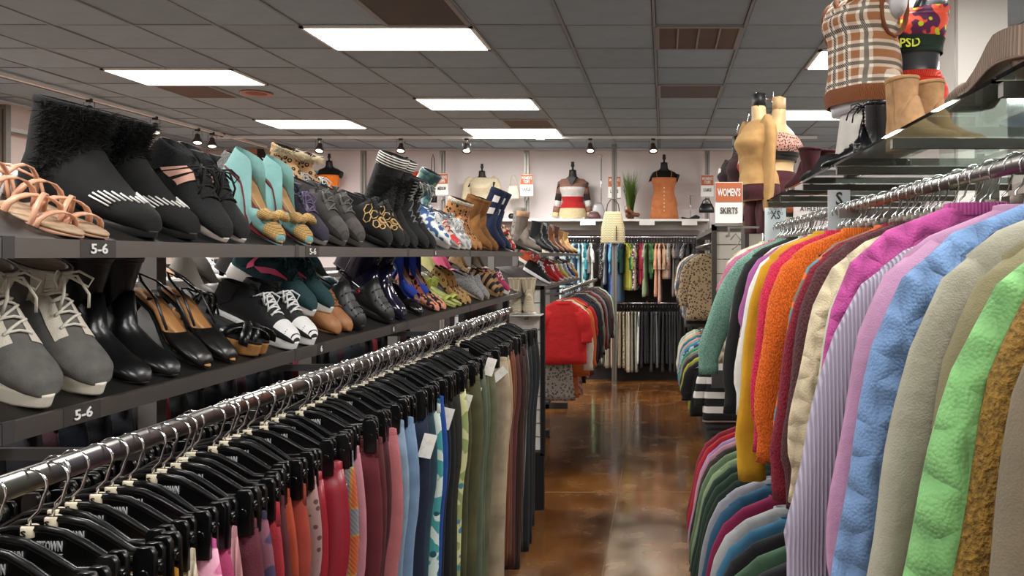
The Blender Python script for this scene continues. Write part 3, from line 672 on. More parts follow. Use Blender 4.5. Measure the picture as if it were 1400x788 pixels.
def S_sneaker(t, L=.27, w=.048, toe=.045, h=.085, t0=.02, t1=.026, um=None, sm=None, lm=None, lin=None, extra=None, laces=5, toecap=None, key='sn', foxing=None):
    R_ = shoe_rings(L, w, h, t0*.8, toe)
    k = (key, L, w, toe, h, t0, t1)
    part('sole', cached(('so',)+k, lambda: sole_mb(L, w, t0, t1)), sm, t)
    up = part('upper', cached(('up',)+k, lambda: upper_mb(R_)), um, t)
    part('lining', cached(('li',)+k, lambda: lining_mb(R_)), lin or M('2a2a2c', 'mesh'), t)
    part('tongue', cached(('to',)+k, lambda: MB().loft([[tuple(surf(R_, u, PI/2+sp*(j/6-.5), .004)) for j in range(7)]+[tuple(surf(R_, u, PI/2+sp*(j/6-.5), .0)) for j in range(6, -1, -1)] for u, sp in ((5.0, .7), (6, .8), (7, .9))]+[[(R_[-1][5][0]-.004+dx, y, R_[-1][5][2]+.016) for y, dx in [(-.02+.04*j/6, 0) for j in range(7)]+[(.02-.04*j/6, -.008) for j in range(7)]]])), um, t)
    part('eyestay', cached(('ey',)+k, lambda: patch(R_, [(4.2, 1.0), (4.2, 1.35), (9.6, 1.2), (9.4, .85)], 8, 3, .0022)), foxing or um, t)
    part('heel_panel', cached(('hp',)+k, lambda: patch(R_, [(7.6, -.5), (7.6, .1), (10.6, .35), (10.6, -1.2)], 5, 6, .0024)), foxing or um, t)
    if lm: part('laces', cached(('la', laces)+k, lambda: laces_mb(R_, 4.0, 7.0, laces)), lm, t)
    if toecap: part('toe_cap', cached(('tc',)+k, lambda: patch(R_, [(0.2, .1), (0.2, PI-.1), (3.3, PI-.3), (3.3, .3)], 6, 10, .002, False)), toecap, t)
    if extra == 'bars':
        for q in range(3): part('side_bar', cached(('sb', q)+k, lambda: patch(R_, [(7.2-q*.75, .05), (6.9-q*.75, .95), (7.4-q*.75, .95), (7.7-q*.75, .05)], 3, 6, .003, False)), M('e0aa98', 'plain', .5), t, label='pale pink side bar')
    if extra == 'swoosh':
        part('side_mark', cached(('sw',)+k, lambda: patch(R_, [(4.3, .62), (4.4, .7), (7.0, .05), (6.2, -.2)], 4, 3, .0035, False).add(*swtail(R_))), M('ff5a8c', 'plain', .5), t, label='pink curved side mark')
    if extra == 'wave':
        part('side_stripe', cached(('wv',)+k, lambda: patch(R_, [(3.5, .2), (3.5, .3), (8.0, .35), (8.0, .15)], 8, 2, .003)), M('f2f0ea', 'plain', .5), t)
    if extra == 'hexes':
        for q, (u, a) in enumerate([(2.6, 1.0), (3.4, .6), (3.4, 1.5), (4.3, 1.0), (4.6, .3), (5.2, .7)]):
            part('panel_edge', cached(('hx', q)+k, lambda: hexring(R_, u, a)), M('d8b070', 'plain', .5), t, label='tan piping around a panel')
    return R_
def swtail(R_):
    V = []; n = 8
    for i in range(n+1):
        s_ = i/n; u = 7.0+3.0*s_; 
        for a in (.05+.5*s_, .05-.35*(1-s_)+.45*s_):
            p = surf(R_, min(u, 9.9), a, .0035); V.append((p.x, -p.y, p.z))
    return V, [(2*i, 2*i+1, 2*i+3, 2*i+2) for i in range(n)]
def hexring(R_, u, a):
    b = MB()
    for sd in (1, -1):
        pts = []
        for q in range(6):
            p = surf(R_, u+.42*math.cos(q*PI/3), a+.4*math.sin(q*PI/3), .003); pts.append((p.x, p.y*sd, p.z))
        b.tube(pts, .0022, 5, closed=True)
    return b
def S_boot(t, L=.25, w=.043, toe=.04, h=.2, t0=.01, t1=.02, um=None, sm=None, lin=None, key='bt', lace=None, fur=None, zip_=None, shw=None, cuff=None, stitch=None, stud=None, strap=None, ears=None, heelh=0, patches=None, eye=None, seam=True):
    R_ = shoe_rings(L, w, h, t0*.8, toe, 'boot', shw=shw); k = (key, L, w, toe, h, t0, t1, shw)
    part('sole', cached(('so',)+k, lambda: sole_mb(L, w, t0, t1)), sm, t)
    part('upper', cached(('up',)+k, lambda: upper_mb(R_)), um, t)
    part('lining', cached(('li',)+k, lambda: lining_mb(R_, .035)), lin or M('1a1818', 'fuzzy'), t)
    if eye:
        part('eyestay', cached(('ey',)+k, lambda: patch(R_, [(4.0, .75), (4.0, 1.3), (15.8, 1.15), (15.8, .7)], 12, 3, .0022)), eye, t); part('heel_panel', cached(('hp',)+k, lambda: patch(R_, [(7.2, -.6), (7.2, .0), (13, .1), (13, -1.3)], 5, 6, .0024)), eye, t)
    elif seam: part('side_seam', cached(('ss',)+k, lambda: patch(R_, [(7.6, -.12), (7.6, -.06), (15.9, -.03), (15.9, -.09)], 10, 2, .0022)), um, t); part('top_band', cached(('tpb',)+k, lambda: MB().loft([[tuple(surf(R_, u, 2*PI*j/20, off)) for j in range(20)] for u, off in ((15.2, .0005), (15.25, .002), (15.9, .002), (16, .0005))], False, False)), um, t)
    if lace: part('laces', cached(('la',)+k, lambda: laces_mb(R_, 4.4, 15.2, 15, .0026, .42)), lace, t)
    if fur:
        o = part('fur_trim', cached(('fu', fur[1])+k, lambda: fur_mb(R_, fur[1], fur[2], fur[3], fur[4])), fur[0], t); o['kind'] = 'stuff'
    if cuff: part('cuff_band', cached(('cu',)+k, lambda: MB().loft([[tuple(surf(R_, u, 2*PI*j/20, off)) for j in range(20)] for u, off in ((14.6, .001), (14.7, .004), (15.9, .004), (16, .001))], False, False)), cuff, t)
    if stitch:
        b = MB()
        for q in range(14):
            a = .15+(PI-.3)*q/13; p0 = surf(R_, 2.1+1.2*abs(math.cos(a)), a, .003); p1 = surf(R_, 2.9+1.5*abs(math.cos(a)), a+.06, .003); b.tube([p0, p1], .0018, 5)
        part('whip_stitching', cached(('st',)+k, lambda: b), stitch, t)
    if stud:
        p = surf(R_, 14.2, PI*1.35, .003); part('snap_button', cached(('sd',)+k, lambda: MB().lathe([(.009, 0), (.008, .004), (.001, .006)], n=12)), M('6a6258', 'metal', .3), t, p, (PI/2, 0, 0))
        part('strap_tab', cached(('tb2',)+k, lambda: patch(R_, [(13.4, -1.7), (13.4, -.6), (15.2, -.6), (15.2, -1.7)], 4, 6, .002)), um, t)
    if patches:
        for q, u in enumerate((9.5, 12, 14.3)): part('cloud_patch', cached(('pa', q)+k, lambda: patch(R_, [(u-.6, .1), (u-.6, .9), (u+.6, .9), (u+.6, .1)], 4, 4, .003)), WHITE, t)
    if ears: part('pull_tab', cached(('pt',)+k, lambda: MB().box((-L-.004, 0, h-.01), (.004, .018, .04))), ears, t)
    return R_
def lift(mb, L, hh):
    def z(x):
        u = max(0, min(1, (-x/L-.28)/.5)); return hh*(u*u*(3-2*u))
    mb.v = [(x+(.0), y, zz+z(x)) for x, y, zz in mb.v]; return mb
def S_pump(t, L=.24, w=.038, hh=.09, um=None, sm=None, ins=None, bow=None, heelm=None, key='pu', open_toe=False, back=True, sling=None, wedge=None, toeh=.032):
    k = (key, L, w, hh, toeh); R_ = shoe_rings(L, w, .06, .006, toeh, 'pump')
    part('sole', cached(('so',)+k, lambda: lift(sole_mb(L, w*.95, .006, .005), L, hh)), sm, t)
    part('footbed', cached(('fb',)+k, lambda: lift(MB().loft([[(x*.97-.003, y*.86, .008+dz) for x, y in outline(L, w)] for dz in (0, .003)]), L, hh)), ins, t)
    part('vamp', cached(('va',)+k, lambda: lift(MB().loft(R_[1:] if not open_toe else R_[2:], not open_toe, False), L, hh)), um, t)
    if back:
        def bk():
            o = [p for p in outline(L, w, 40)]; b = MB(); n = 40; half = [p for p in o if p[0] < -.085*L/.25]; half = half
            V = []; F = []
            for (x, y) in half:
                u = min(1, (-x/L-.34)/.35); hgt = .022+.032*u*u
                V += [(x, y*.98, .006), (x*1.0, y*.9, .006+hgt)]
            for i in range(len(half)-1): F.append((2*i, 2*i+1, 2*i+3, 2*i+2))
            return lift(b.add(V, F), L, hh)
        part('heel_counter', cached(('hc',)+k, bk), um, t)
    if sling: part('slingback_strap', cached(('ss',)+k, lambda: lift(MB().tube([(-.11, w*.9, .03), (-.17, w*.8, .034), (-.225, w*.55, .04), (-L-.004, 0, .042), (-.225, -w*.55, .04), (-.17, -w*.8, .034), (-.11, -w*.9, .03)], .0045, 6, .4), L, hh)), sling, t)
    if heelm:
        if wedge: part('wedge', cached(('we',)+k, lambda: MB().loft([[(x, y*s_, (0 if z0 == 0 else max(.002, hh*(lambda u: u*u*(3-2*u))(max(0, min(1, (-x/L-.28)/.5)))+.003))) for x, y in outline(L, w)] for z0, s_ in ((0, .92), (1, .95))])), heelm, t)
        elif hh > .01: part('heel', cached(('he',)+k, lambda: MB().loft([[(-L+.022+dx+r_*math.cos(a), r_*1.1*math.sin(a), z) for a in [2*PI*j/10 for j in range(10)]] for z, r_, dx in ((0, .007, .004), (hh*.3, .0075, .004), (hh*.75, .013, .003), (hh+.004, .024, .004))])), heelm, t)
    if bow:
        b = MB(); c = Vector((-.062, 0, .056))
        for sd in (-1, 1):
            rg = []
            for i in range(7):
                u = i/6; s_ = .005+.02*math.sin(min(1, u*1.15)*PI*.62); rg.append([tuple(c+Vector((math.cos(a)*s_*.8, sd*(.003+.042*u), math.sin(a)*s_*.55+.006*math.sin(u*PI)))) for a in [2*PI*j/10 for j in range(10)]])
            b.loft(rg)
        b.lathe([(.001, -.012), (.01, -.01), (.012, 0), (.01, .01), (.001, .012)], tuple(c), 10, 'x')
        part('bow', cached(('bo',)+k, lambda: b), bow, t)
        part('toe_band', cached(('tbn',)+k, lambda: MB().loft([[(R_[i][j][0]*1.0, R_[i][j][1]*1.06, R_[i][j][2]*1.05+.0005) for j in range(20)] for i in (1, 2, 3)], False, False)), bow, t)
def band(x0, x1, w, h, zb, n=9, th=.003, k=0):
    """strap arching over the foot between x0 (left edge) and x1"""
    b = MB(); rg = []
    for i in range(n):
        a = PI*i/(n-1); y = w*math.cos(a); z = zb+h*math.sin(a)**.8; xx0, xx1 = x0+k*math.cos(a), x1+k*math.cos(a)
        rg.append([(xx0, y, z), (xx1, y, z), (xx1, y*.94, z-th), (xx0, y*.94, z-th)])
    return b.loft(rg)
def S_sandal(t, L=.25, w=.042, sm=None, um=None, ins=None, plat=.015, key='sa', style='gladiator', cork=None, hh=0):
    k = (key, L, w, plat, style)
    def l(mb): return lift(mb, L, hh) if hh else mb
    part('sole', cached(('so', hh)+k, lambda: l(sole_mb(L, w, plat, plat+(.0 if hh else .008)))), cork or sm, t)
    part('footbed', cached(('fb', hh)+k, lambda: l(MB().loft([[(x*.98-.002, y*.97, plat+(.008 if (not hh and x < -.15) else .002)*1.0+dz) for x, y in outline(L, w)] for dz in (0, .004)]))), ins, t)
    bands = {'gladiator': [(-.05, -.062, .03, .0), (-.095, -.108, .045, .02), (-.09, -.10, .05, -.03), (-.15, -.162, .06, .012), (-.2, -.21, .075, 0)],
             'slide': [(-.05, -.12, .042, 0)], 'cross': [(-.04, -.065, .035, .03), (-.04, -.065, .037, -.03), (-.19, -.2, .07, 0)], 'strap': [(-.045, -.07, .034, 0), (-.17, -.19, .07, 0)]}[style]
    for q, (a, b, h, kk) in enumerate(bands):
        part('strap', cached(('stp', q, hh)+k, lambda: l(band(a*L/.25, b*L/.25, w*.97, h, plat, k=kk))), um, t)
    if style in ('gladiator', 'strap', 'cross'): part('heel_strap', cached(('hs', hh)+k, lambda: l(MB().tube([(-.17*L/.25, w*.85, plat), (-.2*L/.25, w*.8, plat+.05), (-L+.002, w*.3, plat+.06), (-L+.002, -w*.3, plat+.06), (-.2*L/.25, -w*.8, plat+.05), (-.17*L/.25, -w*.85, plat)], .004, 6, .5))), um, t)
def S_clog(t, um, L=.26, w=.052, key='cl'):
    R_ = shoe_rings(L, w, .07, .012, .055); k = (key, L, w)
    part('sole', cached(('so',)+k, lambda: sole_mb(L, w, .022, .03)), um, t); part('upper', cached(('up',)+k, lambda: upper_mb(R_[:8])), um, t)
    part('lining', cached(('li',)+k, lambda: lining_mb(R_[:8], .03)), BLACK, t)
    b = MB()
    for i, u in enumerate((1.9, 2.9, 3.8, 4.7)):
        for j in range(5+(i % 2)):
            a = PI*(.16+.68*(j+.5*(i % 2 == 0))/(5+(i % 2)-.3)); p = surf(R_, u, a, .0008); q = surf(R_, u, a, .004)
            d = (q-p).normalized().to_track_quat('Z', 'Y'); rr = .0042
            b.loft([[tuple(p+d @ Vector((rr*math.cos(2*PI*m/8), rr*math.sin(2*PI*m/8), z))) for m in range(8)] for z in (0, .0012)])
    part('vent_holes', cached(('ho',)+k, lambda: b), M('020202', 'plain', .9), t)
    part('heel_strap', cached(('hs',)+k, lambda: MB().tube([(-.15, w*.85, .06), (-.2, w*.8, .075), (-L, w*.4, .08), (-L-.004, 0, .082), (-L, -w*.4, .08), (-.2, -w*.8, .075), (-.15, -w*.85, .06)], .007, 6, .45)), um, t)
    part('rivet', cached(('rv',)+k, lambda: MB().lathe([(.008, -.003), (.008, .003), (.001, .004)], (-.15, -w*.86, .06), 10, 'y')), M('b03030', 'plain', .5), t)

def place(px, shelf, lx=-1.012):
    """toe position on the slanted shelf from the toe's picture column"""
    Y = -lx*1060/(908-px); z = (Z_UP if shelf == 'up' else Z_LO)-.009
    return Vector((lx, Y, z+(-lx+LX)*math.tan(TILT)*1.0))
def pair(name, cat, desc, shelf, pxs, fn, yaw=-.12, tilt=0, rise=0, lx=-1.012, zs=None, roll=0):
    nm = ('nearer', 'farther')
    where = {'up': 'upper left shelf', 'lo': 'lower left shelf'}[shelf]
    for i, px in enumerate(pxs):
        p = place(px, shelf, lx); p.z += rise
        lb = '%s, %s one, %s' % (desc, nm[i], where) if len(pxs) == 2 else '%s on the %s' % (desc, where)
        t = thing(name, lb, cat, p, (roll, TILT+tilt, yaw+R.uniform(-.04, .04)), G_SHOE[shelf]); fn(t)
BLK = M('141415', 'suede'); BLKL = M('101011', 'leather', .3); BSOLE = M('0e0e0f', 'plain', .6)
WSOLE = M('e6e0d4', 'plain', .5)
# ---- upper shelf
pair('strappy_sandal', 'sandal', 'blush pink strappy flat sandal', 'up', (112, 146), lambda t: S_sandal(t, um=M('d8a080', 'leather', .4), sm=M('c89a7a', 'plain'), ins=M('d0b090', 'suede'), plat=.008), tilt=-.12)
pair('fur_boot', 'boot', 'black fur trimmed moccasin boot with white stitching', 'up', (212, 266), lambda t: S_boot(t, .31, .056, .055, .2, .02, .024, M('121212', 'suede'), BSOLE, key='ug', shw=.062, fur=(M('0c0c0c', 'fuzzy'), 6.5, 15.8, 3800, .024), stitch=WHITE), lx=-1.02, tilt=-.16)
pair('sneaker', 'shoe', 'black lace-up sneaker with three pale pink side bars', 'up', (308, 332), lambda t: S_sneaker(t, .28, .045, .045, .105, .016, .02, M('161618', 'mesh'), M('cfc4ba', 'plain'), M('101010', 'cloth'), extra='bars', key='ad'), tilt=.16)
pair('wedge_pump', 'shoe', 'teal wedge peep-toe pump with tan raffia bow', 'up', (385, 424), lambda t: S_pump(t, .25, .04, .1, M('8fc0bc', 'cloth'), M('6a2020', 'plain'), M('c9a070', 'leather'), M('c8a468', 'tweed', c2='9a7840', s=3), M('8fc0bc', 'cloth'), wedge=1, toeh=.036), tilt=.1)
pair('sneaker', 'shoe', 'purple and grey lace-up running shoe', 'up', (444,), lambda t: S_sneaker(t, .26, .046, .046, .09, .02, .026, M('3a3448', 'mesh'), M('8a8480', 'plain'), M('6a5a80', 'cloth'), foxing=M('8a8890', 'suede')), tilt=.05)
pair('hiking_shoe', 'shoe', 'charcoal grey chunky lace-up walking shoe', 'up', (470, 492), lambda t: S_sneaker(t, .27, .05, .055, .1, .024, .03, M('4a4846', 'suede'), M('56524e', 'plain'), M('6e6c66', 'cloth'), key='hk', foxing=M('66625e', 'suede'), toecap=M('5c5854', 'suede')), tilt=.05)
pair('hiking_shoe', 'shoe', 'black trainer with tan outlined panels', 'up', (532, 548), lambda t: S_sneaker(t, .27, .05, .06, .1, .02, .03, M('18191a', 'mesh'), BSOLE, M('202020', 'cloth'), extra='hexes', key='hx'), tilt=.02)
pair('fur_boot', 'boot', 'tall black fur boot with white zigzag knitted cuff', 'up', (556, 568), lambda t: S_boot(t, .26, .05, .05, .3, .014, .018, M('101010', 'fuzzy'), BSOLE, key='tf', shw=.065, cuff=M('e8e4da', 'hstripe', c2='141414', c3='141414', s=12), fur=(M('0c0c0c', 'fuzzy'), 6, 13.5, 2200, .02)), tilt=0, yaw=-.2)
pair('combat_boot', 'boot', 'black suede lace-up boot with loose grey laces', 'up', (584, 594), lambda t: S_boot(t, .27, .05, .05, .24, .014, .02, M('1c1c1e', 'suede'), BSOLE, key='cb', shw=.055, lace=M('8a8c88', 'cloth')), yaw=-.1)
pair('sneaker', 'shoe', 'white sneaker with thick sole and blue stripe', 'up', (613,), lambda t: S_sneaker(t, .28, .046, .045, .09, .03, .035, M('d8dcd8', 'floral', c2='3a5a8a', c3='e8e8e8'), M('b8b0ac', 'plain'), M('e8e8e8', 'cloth'), key='ws'), tilt=.1)
pair('rain_boot', 'boot', 'teal rain boot with leafy print', 'up', (600,), lambda t: S_boot(t, .26, .05, .05, .26, .012, .02, M('2e4a50', 'floral', .3, c2='4a6a5a', c3='7a8a5a', s=.8), M('2e4a50'), key='rb', shw=.06), lx=-1.12, tilt=.1)
pair('sneaker', 'shoe', 'silver and white lace-up sneaker', 'up', (636, 642), lambda t: S_sneaker(t, .26, .046, .045, .09, .024, .03, M('c8c8c4', 'camo', c2='8a8c90', c3='e8e8e4'), WSOLE, M('f0f0ee', 'cloth'), key='sv', foxing=M('9a9c9e', 'suede')), tilt=.05)
pair('sneaker', 'shoe', 'cream trainer with a red stripe', 'up', (628,), lambda t: S_sneaker(t, .26, .044, .04, .06, .02, .024, M('d8ccb8', 'cloth'), M('b8b8b0'), M('c02830', 'cloth'), toecap=M('c03038', 'plain'), key='ct'))
pair('ankle_boot', 'boot', 'leopard print ankle boot', 'up', (651, 658), lambda t: S_boot(t, .26, .045, .045, .2, .012, .02, M('b07a48', 'leopard', c2='1c120c'), M('7a3a1a'), key='lp', shw=.05, cuff=M('e8dcc8', 'fuzzy')), tilt=0)
pair('sheepskin_boot', 'boot', 'chestnut brown suede sheepskin boot', 'up', (672, 680), lambda t: S_boot(t, .26, .05, .05, .25, .014, .018, M('8a5c2c', 'suede'), M('6a4420'), key='sk', shw=.062, ears=M('d8c8a8')), tilt=-.05)
pair('rain_boot', 'boot', 'tall navy boot with white cloud patches', 'up', (690, 697), lambda t: S_boot(t, .25, .05, .05, .32, .014, .018, M('1e2a48', 'suede'), BSOLE, key='nv', shw=.06, patches=1), tilt=.0, rise=.01)
pair('slipper', 'shoe', 'red floral slipper beside a black loafer', 'up', (703,), lambda t: S_sneaker(t, .25, .045, .05, .08, .012, .014, M('b02a34', 'floral', c2='e8c8a8', c3='2a3a20'), BSOLE, key='sl'), tilt=.15)
for q, (px, col, d) in enumerate([(378, '8a8a88', 'grey felt'), (400, 'b0a8a8', 'light grey'), (418, '4a3a5a', 'purple plaid'), (438, '6a5a58', 'taupe'), (462, '3a3a40', 'graphite')]):
    pair('slipper_sock', 'shoe', '%s low shoe half hidden behind the front row' % d, 'up', (px,), lambda t: S_sneaker(t, .24, .044, .045, .09, .014, .018, M(col, 'plaid' if 'plaid' in d else 'knit'), WSOLE, M('d8d8d4', 'cloth'), key='fs'), lx=-1.2, rise=.02)
for q, (px, d) in enumerate([(425, 'nearer'), (447, 'farther')]):
    pair('fluffy_slipper', 'slipper', 'leopard slipper with cream pompom cuff, %s one,' % d, 'up', (px,), lambda t: S_boot(t, .22, .044, .05, .15, .014, .018, M('c8a070', 'leopard', c2='2a1c10'), WSOLE, key='ff', shw=.05, fur=(M('e8dcc0', 'cloth'), 13.5, 16, 900, .03)), lx=-1.2, rise=.03)
# ---- lower shelf
pair('high_sneaker', 'shoe', 'worn grey suede skate shoe with thick off-white sole', 'lo', (64, 136), lambda t: S_boot(t, .28, .05, .05, .15, .028, .03, M('6a6864', 'suede'), M('e0d8c8', 'plain'), M('d8d0c0', 'cloth'), key='vs', shw=.048, lace=M('e8e2d4', 'cloth'), cuff=M('d8d2c4', 'cloth'), eye=M('dcd4c4', 'cloth')), tilt=-.05, yaw=-.2)
pair('ankle_boot', 'boot', 'black leather ankle boot with pointed toe and snap tab', 'lo', (202, 243), lambda t: S_boot(t, .25, .042, .038, .215, .008, .02, BLKL, BSOLE, key='ch', shw=.055, stud=1), tilt=-.22, yaw=-.12)
pair('slingback', 'shoe', 'black croc slingback with tan insole', 'lo', (286, 320), lambda t: S_pump(t, .25, .04, .06, M('161414', 'leather', .3), BLK, M('c08a54', 'leather'), None, BLK, back=False, sling=BLKL, key='sg', toeh=.028), tilt=.08)
pair('platform_sandal', 'sandal', 'black strappy sandal with cork platform', 'lo', (352, 362), lambda t: S_sandal(t, .25, .045, um=BLKL, sm=BSOLE, ins=BLK, plat=.034, cork=M('b07c44', 'suede'), style='cross', key='ps'), tilt=-.1)
pair('canvas_sneaker', 'shoe', 'black canvas sneaker with white rubber toe cap and laces', 'lo', (404, 428), lambda t: S_sneaker(t, .27, .046, .042, .085, .028, .03, M('202022', 'cloth'), M('f0efec', 'plain'), M('f2f2f0', 'cloth'), toecap=M('f0efec', 'plain'), key='cv', laces=7), tilt=-.05, lx=-1.0)
pair('running_shoe', 'shoe', 'teal running shoe with pink side mark and thick white sole', 'lo', (428, 452), lambda t: S_sneaker(t, .29, .05, .05, .1, .026, .04, M('17474c', 'mesh'), M('e6e2dc', 'plain'), M('1c5058', 'cloth'), extra='swoosh', key='nk', foxing=M('0e3438', 'suede')), tilt=.02, lx=-1.05, rise=.05, yaw=.02)
pair('moccasin', 'shoe', 'caramel leather moccasin', 'lo', (464, 480), lambda t: S_sneaker(t, .23, .044, .045, .06, .008, .01, M('a06a3c', 'leather', .5), M('6a4426'), M('8a5a34', 'cloth'), key='mc'), tilt=-.1, lx=-1.02)
pair('clog', 'shoe', 'black perforated foam clog', 'lo', (495, 534), lambda t: S_clog(t, M('181818', 'plain', .45)), tilt=.05)
pair('rain_boot', 'boot', 'glossy dark purple rain boot with logo tab', 'lo', (536, 553), lambda t: S_boot(t, .26, .048, .048, .24, .012, .02, M('1c1830', 'plain', .12), M('1c1830', 'plain', .2), key='pr', shw=.055), tilt=.05)
pair('ballet_flat', 'shoe', 'glossy black ballet flat', 'lo', (578,), lambda t: S_pump(t, .24, .042, .004, M('141414', 'leather', .15), BSOLE, BLK, None, None, key='bf'), tilt=0)
pair('peep_toe_heel', 'shoe', 'cobalt blue suede peep-toe heel', 'lo', (574, 590), lambda t: S_pump(t, .24, .04, .1, M('1c3a9c', 'suede'), M('1c3a9c', 'suede'), M('a07a5a', 'leather'), None, M('1c3a9c', 'suede'), key='bl', open_toe=True), tilt=.1, lx=-1.07, rise=.02)
pair('flat_shoe', 'shoe', 'coral and black floral flat', 'lo', (600, 609), lambda t: S_pump(t, .25, .042, .03, M('d88a70', 'camo', c2='1c1414', c3='d88a70', s=1.4), BSOLE, M('c88a70', 'leather'), None, M('d88a70'), key='co'), tilt=0)
pair('flat_sandal', 'sandal', 'lime green strappy sandal', 'lo', (622, 630), lambda t: S_sandal(t, .25, .042, um=M('b8c060', 'leather', .4), sm=M('a8b050'), ins=M('c8cc80', 'suede'), plat=.012, style='strap', key='lm'))
pair('flat_shoe', 'shoe', 'leopard print flat with tan trim', 'lo', (637, 643), lambda t: S_pump(t, .25, .042, .03, M('a8824e', 'leopard', c2='1c120c'), BSOLE, M('c8a070', 'leather'), None, M('3a2a1a'), key='lf'), tilt=.1)
pair('loafer', 'shoe', 'silver glitter loafer', 'lo', (660, 668), lambda t: S_sneaker(t, .25, .044, .042, .06, .012, .016, M('8c8a88', 'dots', c2='1c1c1c', s=2.2), M('a08a6a'), None, key='gl'), tilt=.05)
pair('espadrille', 'shoe', 'tan and black striped espadrille', 'lo', (680, 686), lambda t: S_sneaker(t, .24, .044, .045, .06, .03, .04, M('a8805a', 'stripe', c2='1c1410'), M('b08c60', 'rib'), None, key='es'), tilt=.05)
pair('sneaker', 'shoe', 'white low sneaker with magenta accent', 'lo', (695,), lambda t: S_sneaker(t, .24, .044, .042, .06, .03, .03, M('b03060', 'cloth'), WHITE, WHITE, key='wm'))
for q, (px, col, k, d) in enumerate([(470, '1c3a40', 'cloth', 'dark teal'), (520, '282028', 'leather', 'black patent'), (560, '30243a', 'leather', 'plum'), (615, 'c8c080', 'cloth', 'pale yellow'), (633, 'd0587a', 'cloth', 'hot pink'), (655, '8a6a44', 'leopard', 'brown spotted'), (676, '5a4a3a', 'leather', 'dark brown'), (325, '9a948c', 'leather', 'silver buckled'), (380, '2a2a2a', 'leather', 'black low')]):
    pair('flat_shoe', 'shoe', '%s flat shoe in the back row' % d, 'lo', (px,), lambda t: S_pump(t, .24, .042, .02, M(col, k, .35), BSOLE, M('a08868', 'leather'), None, BLK, key='br'), lx=-1.2, rise=.01)
# ---- second gondola shoes
def far(name, cat, lb, px, up, fn, tilt=0, lx=-1.012, rise=0):
    p = place(px, 'up' if up else 'lo', lx); p.z += rise
    t = thing(name, lb+(' on the far gondola, top shelf' if up else ' on the far gondola, lower shelf'), cat, p, (0, TILT+tilt, -.1), 'shoes on the far gondola'); fn(t)
far('ankle_boot', 'boot', 'grey and tan suede heeled ankle boot', 741, 1, lambda t: S_boot(t, .26, .048, .045, .3, .02, .04, M('6e6258', 'suede'), BSOLE, key='gb', shw=.055, cuff=M('b8906c', 'suede')), -.3)
far('ankle_boot', 'boot', 'silver grey snakeskin ankle boot', 733, 1, lambda t: S_boot(t, .25, .048, .045, .3, .02, .04, M('8c867c', 'leopard', c2='4a4640'), BSOLE, key='gb', shw=.055, cuff=M('9c968c', 'suede')), -.3, -1.15)
for q, (px, col, d) in enumerate([(757, '141414', 'black lace-up'), (765, '1a1a1a', 'black buckled'), (772, '7a4424', 'cognac'), (778, '5a3420', 'chocolate'), (784, '9a6c3c', 'camel slouchy'), (790, 'b08a54', 'sand')]):
    far('ankle_boot', 'boot', d+' ankle boot', px, 1, lambda t: S_boot(t, .26, .048, .045, .24 if q < 4 else .2, .02, .03, M(col, 'leather', .5), BSOLE, key='gc', shw=.055, lace=M('9a9a9a', 'cloth') if q < 2 else None), -.25)
for q, (px, col, d, so) in enumerate([(752, '141414', 'black and white skate', 'e8e8e8'), (764, 'c01820', 'bright red lace-up', 'b01820'), (770, 'c82028', 'scarlet running', 'e8e8e8'), (776, 'c0b040', 'yellow and grey', 'd8d8d8'), (781, '9a9aa0', 'light grey', 'e8e8e8'), (786, '2a3a6a', 'navy', 'e8e8e8'), (790, 'c89a30', 'mustard', 'c04030')]):
    far('sneaker', 'shoe', d+' sneaker', px, 0, lambda t: S_sneaker(t, .28, .047, .045, .085, .024, .03, M(col, 'mesh'), M(so), M('e0e0e0', 'cloth'), key='fr', foxing=M('e4e0da', 'suede') if q % 2 else None), .05)
for q, (px, col, d) in enumerate([(738, 'd85a30', 'orange'), (747, 'a01c24', 'dark red'), (756, '30302c', 'charcoal'), (764, 'c8c0b8', 'off-white')]):
    far('sneaker', 'shoe', d+' sneaker in the back row', px, 0, lambda t: S_sneaker(t, .27, .047, .045, .085, .024, .03, M(col, 'mesh'), WSOLE, M('e0e0e0', 'cloth'), key='fr'), .05, -1.22)

# far-left shelf seen through the gap between the shoe shelves
t = thing('far_shoe_shelf', 'grey shoe shelf seen through the gap between the left shelves', 'shelf', (-2.7, 0, 0))
part('shelf_board', MB().box((0, 4.4, 1.66), (.4, 5.6, .02)).mesh('sb', False), SHELFM, t); part('shelf_lip', MB().box((.2, 4.4, 1.65), (.012, 5.6, .04)).mesh('sl', False), SHELFM, t)
part('shelf_back', MB().box((-.22, 4.4, .85), (.03, 5.6, 1.7)).mesh('sbk', False), M('4a4644', 'plain', .7), t)
fc = ['1a1a1c', 'c87a9a', '141416', 'c0886c', '2a3048', '8a4a30', 'e0dcd4', '18181a', 'b89070', '202022', 'd8d8d6', '3a3a3c', 'c8a080', '6a2a30', '1c1c1e', 'a0a0a0']
fd = ['black', 'pink', 'jet black', 'copper', 'navy', 'rust', 'white', 'coal black', 'tan', 'soft black', 'pale grey', 'charcoal', 'nude', 'wine', 'ink black', 'mid grey']
for i in range(16):
    tt = thing('sneaker', fd[i]+' shoe on the distant shelf seen between the left shelves', 'shoe', (-2.53, 2.1+i*.24, 1.67), (0, .02, -.1), 'shoes on the distant shelf')
    if i % 3: S_sneaker(tt, .27, .047, .045, .085, .024, .03, M(fc[i], 'mesh'), WHITE, M('e0e0e0', 'cloth'), key='fr')
    else: S_pump(tt, .24, .042, .02, M(fc[i], 'leather', .4), BSOLE, M('a08868', 'leather'), None, BLK, key='br')

